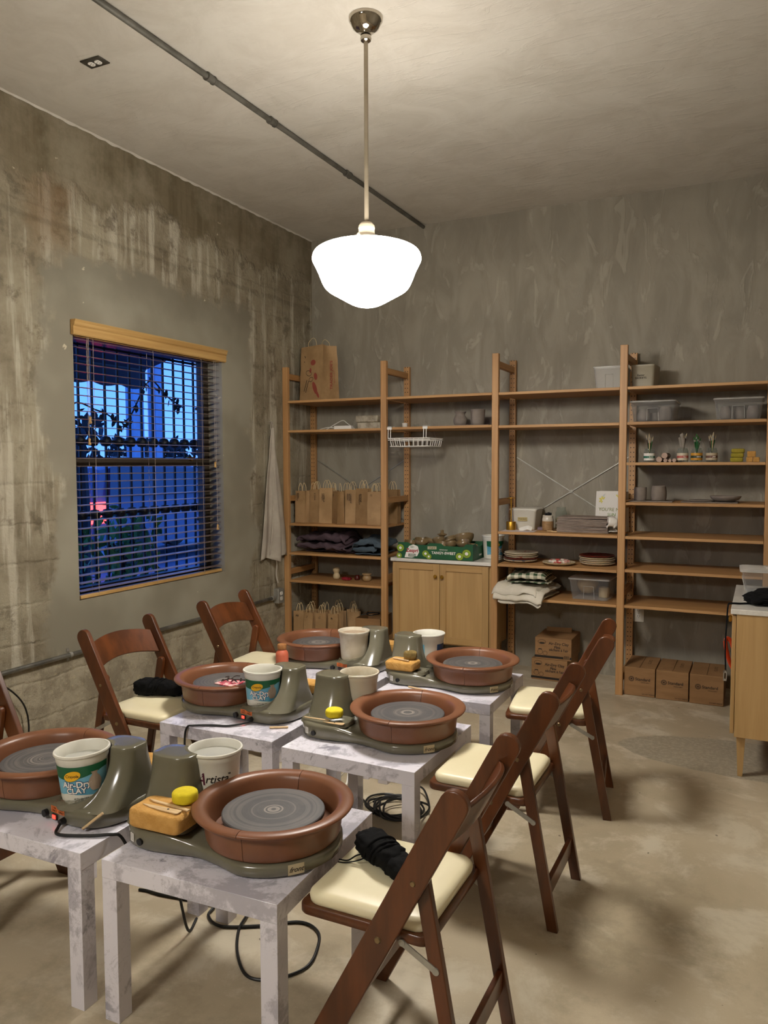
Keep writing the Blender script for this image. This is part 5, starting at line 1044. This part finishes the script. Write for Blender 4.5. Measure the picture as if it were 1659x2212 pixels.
tag(M().tube([(1.55,-2.66,.006),(1.66,-2.70,.006),(1.72,-2.62,.05),(1.70,-2.55,.10),(1.64,-2.50,.05),(1.58,-2.52,.006)],.0045,7,8).build('white_cable',WHITE),'white cord looping on the floor between the two table rows','cable')
# ------------------------------------------------------------ outside the window
GR=mat('wet asphalt','5d6b80','6d7c92',3,.5); tag(M().box(-30,-12,-.12,-.2,34,-.02).build('ground_outside',GR,smooth=False),kind='structure')
IRON=mat('black iron','0e1014',rough=.5)
gr=empty('window_grille',(-.33,(WY0+WY1)/2,.70),0,'black iron window grille with rows of round knobs outside the glass','grille')
for k in range(15):
    y=-.74+.106*k; M().box(-.006,y-.006,-.05,.006,y+.006,1.66).lathe([(.006,1.55),(.020,1.57),(.012,1.59),(.016,1.61),(.004,1.66),(.001,1.70)],8,(0,y,0)).build('bar',IRON,gr)
for z in (.02,.50,.955,1.53): M().box(-.010,-.78,z-.007,.010,.78,z+.007).build('cross_rail',IRON,gr)
for z in (.50,.955):
    for k in range(15):
        y=-.74+.106*k; M().lathe([(.002,-.034),(.026,-.028),(.037,-.008),(.037,.008),(.026,.028),(.002,.034)],14,(0,y,z)).build('knob',IRON,gr)
for y in (-.77,.77): M().box(.0,y-.01,.4,.13,y+.01,.42).box(.0,y-.01,1.2,.13,y+.01,1.22).build('wall_bracket',IRON,gr)
# awning at the top left
aw=empty('awning',(-1.6,-1.05,2.30),0,'dark scalloped awning seen through the top of the window','awning')
AW=mat('dark navy canvas','141b2c',rough=.8); g=M(); g.add([(1.35,-1.2,.55),(1.35,1.15,.55),(-.3,1.15,.10),(-.3,-1.2,.10)],[(0,1,2,3)])
g.sheet(lambda u,v:(-.3,-1.2+2.35*u,.10-v*(.16+.03*abs(math.sin(u*PI*7)))),70,1,.003); g.build('canvas',AW,aw)
g=M(); g.box(-.31,-1.2,.09,-.29,1.15,.11)
g.build('front_bar',IRON,aw)
# pale posts of the porch
PALE=mat('pale painted post','8fa6bd','839ab2',4,.6)
for y,w,l in ((6.10,.28,'pale square porch post seen through the window, left one'),(6.70,.24,'pale square porch post seen through the window, right one')): tag(M().box(-7.8,y-w/2,-.02,-7.6,y+w/2,4.6).build('porch_post',PALE,smooth=False),l,'post')
# car
car=empty('car',(-5.9,4.56,-.02),0,'dark parked car with a glowing red tail light seen through the blinds','car')
CP=mat('dark wet car paint','3d4a6c',rough=.2,spec=.6); GLS=mat('car glass','1c2a40',rough=.05,spec=.8)
prof=[(-2.2,.30),(-2.25,.75),(-2.15,1.05),(-1.95,1.48),(-1.2,1.60),(-.2,1.60),(.30,1.50),(1.05,1.02),(2.0,.88),(2.25,.70),(2.28,.35)]
def side(sx,inset): return [(sx,y,z) for y,z in prof]
g=M(); R=[[(x*(1.0 if z<1.05 else 1.0-.22*(z-1.05)/.55),y,z) for y,z in prof] for x in (-.9,-.8,.8,.9)]
R[0]=[(x,y*.97,z*.97+.01) for x,y,z in R[0]]; R[3]=[(x,y*.97,z*.97+.01) for x,y,z in R[3]]
g.rings(R); g.build('car_body',CP,car)
g=M(); 
for x0 in (.885,-.885): g.add([(x0*1.02,-1.85,1.08),(x0*1.025,.85,1.06),(x0*.885,.28,1.46),(x0*.865,-1.70,1.50)],[(0,1,2,3)])
g.build('side_window',GLS,car); M().add([(-.74,1.0,1.07),(.74,1.0,1.07),(.66,.34,1.49),(-.66,.34,1.49)],[(0,1,2,3)],Matrix.Translation((0,.012,.012))).build('windscreen',GLS,car)
for y in (-1.4,1.4):
    for x in (-.82,.82): M().cyl((x-.11,y,.34),(x+.11,y,.34),.33,n=30).build('wheel',BLACK,car)
M().box(.70,-2.275,.72,.90,-2.235,.98).box(.86,-2.27,.70,.915,-1.92,1.0).build('tail_light',emit('red tail light',(1,.03,.03),9),car); M().box(-.90,-2.275,.72,-.70,-2.235,.98).build('tail_light',emit('red tail light',(1,.03,.03),9),car)
for x in (-.7,.7): M().box(x-.02,-1.6,1.60,x+.02,.1,1.64).build('roof_rail',METAL,car)
# planting
LF=mat('dusk green leaves','4f8a44','356a38',9,.7); LFD=mat('dark leaves','101c22','18282c',9,.8); BARK=mat('dark bark','15161a',rough=.9)
def foliage(nm,loc,size,n,ls,m,lab,cat,seed,trunk=None):
    r=random.Random(seed); o=empty(nm,loc,0,lab,cat); g=M()
    for k in range(n):
        while True:
            p=Vector((r.uniform(-1,1),r.uniform(-1,1),r.uniform(-1,1)))
            if .25<p.length<1+.15*math.sin(p.x*9+p.y*7): break
        c=Vector((p.x*size[0]/2,p.y*size[1]/2,p.z*size[2]/2)); q=Euler((r.uniform(0,6),r.uniform(0,6),r.uniform(0,6))).to_matrix(); s=ls*r.uniform(.6,1.3)
        g.add([c+q@Vector(v)*s for v in ((-1,0,0),(-.3,.42,.05),(.4,.38,.0),(1,0,.1),(.4,-.38,0),(-.3,-.42,.05))],[(0,1,2,3,4,5)])
    g.build('foliage',m,o,smooth=False)
    t=M(); zb=-loc[2]-.02; t.tube([(0,0,zb),(.02,.03,zb*.5),(0,0,0)],trunk or .05,8,5)
    for k in range(4): t.tube([(0,0,-size[2]*.15),(size[0]*.2*math.cos(k*1.6),size[1]*.2*math.sin(k*1.6),size[2]*.15)],(trunk or .05)*.5,6)
    t.build('trunk',BARK,o); return o
foliage('bush',(-.85,-1.32,.85),(.45,.75,.75),260,.055,LF,'leafy green bush right outside the lower window pane','bush',3,.015)
foliage('tree',(-10.5,9.3,1.25),(2.2,2.8,1.9),1300,.10,LFD,'dark tree far outside, right of the pale posts','tree',5,.10)
foliage('tree',(-11.,5.8,1.05),(2.2,2.6,1.6),1000,.10,LFD,'dark tree far outside, behind the car roof','tree',6,.10)
foliage('tree',(-11.5,12.6,1.3),(3,3.4,2.0),900,.11,LFD,'dark tree far outside at the right jamb','tree',9,.10)
foliage('tree',(-3.2,.44,1.80),(.8,.40,.6),90,.09,LFD,'near dark tree outside at the left edge of the window','tree',7,.10)
vn=empty('vine',(-.9,-1.0,2.05),0,'leafy vine trailing across the top of the window outside','vine'); g=M(); g.tube([(0,-.80,-2.07),(.02,-.78,-1.2),(0,-.75,-.20),(0,-.45,-.16),(0,-.2,-.22),(0,.05,.10),(0,.25,.0),(0,.45,-.08)],.006,6,6).build('stem',BARK,vn)
g=M(); r=random.Random(2)
for k in range(60):
    t=r.random(); P=catmull([(0,-.75,-.20),(0,-.45,-.16),(0,-.2,-.22),(0,.05,.10),(0,.25,.0),(0,.45,-.08)],10); c=P[int(t*(len(P)-1))]+Vector((r.uniform(-.02,.02),r.uniform(-.03,.03),r.uniform(-.05,.02))); q=Euler((r.uniform(0,6),r.uniform(0,6),r.uniform(0,6))).to_matrix()
    g.add([c+q@Vector(v)*.032 for v in ((-1,0,0),(-.3,.45,.05),(.4,.38,.0),(1,0,.1),(.4,-.38,0),(-.3,-.45,.05))],[(0,1,2,3,4,5)])
g.build('leaves',LFD,vn,smooth=False)
tag(M().box(-14.2,-4,-.02,-14,20,1.25).build('far_fence',mat('far hedge fence','41607e','344f6a',1.2,.9)),'low dark fence far across the street','fence')
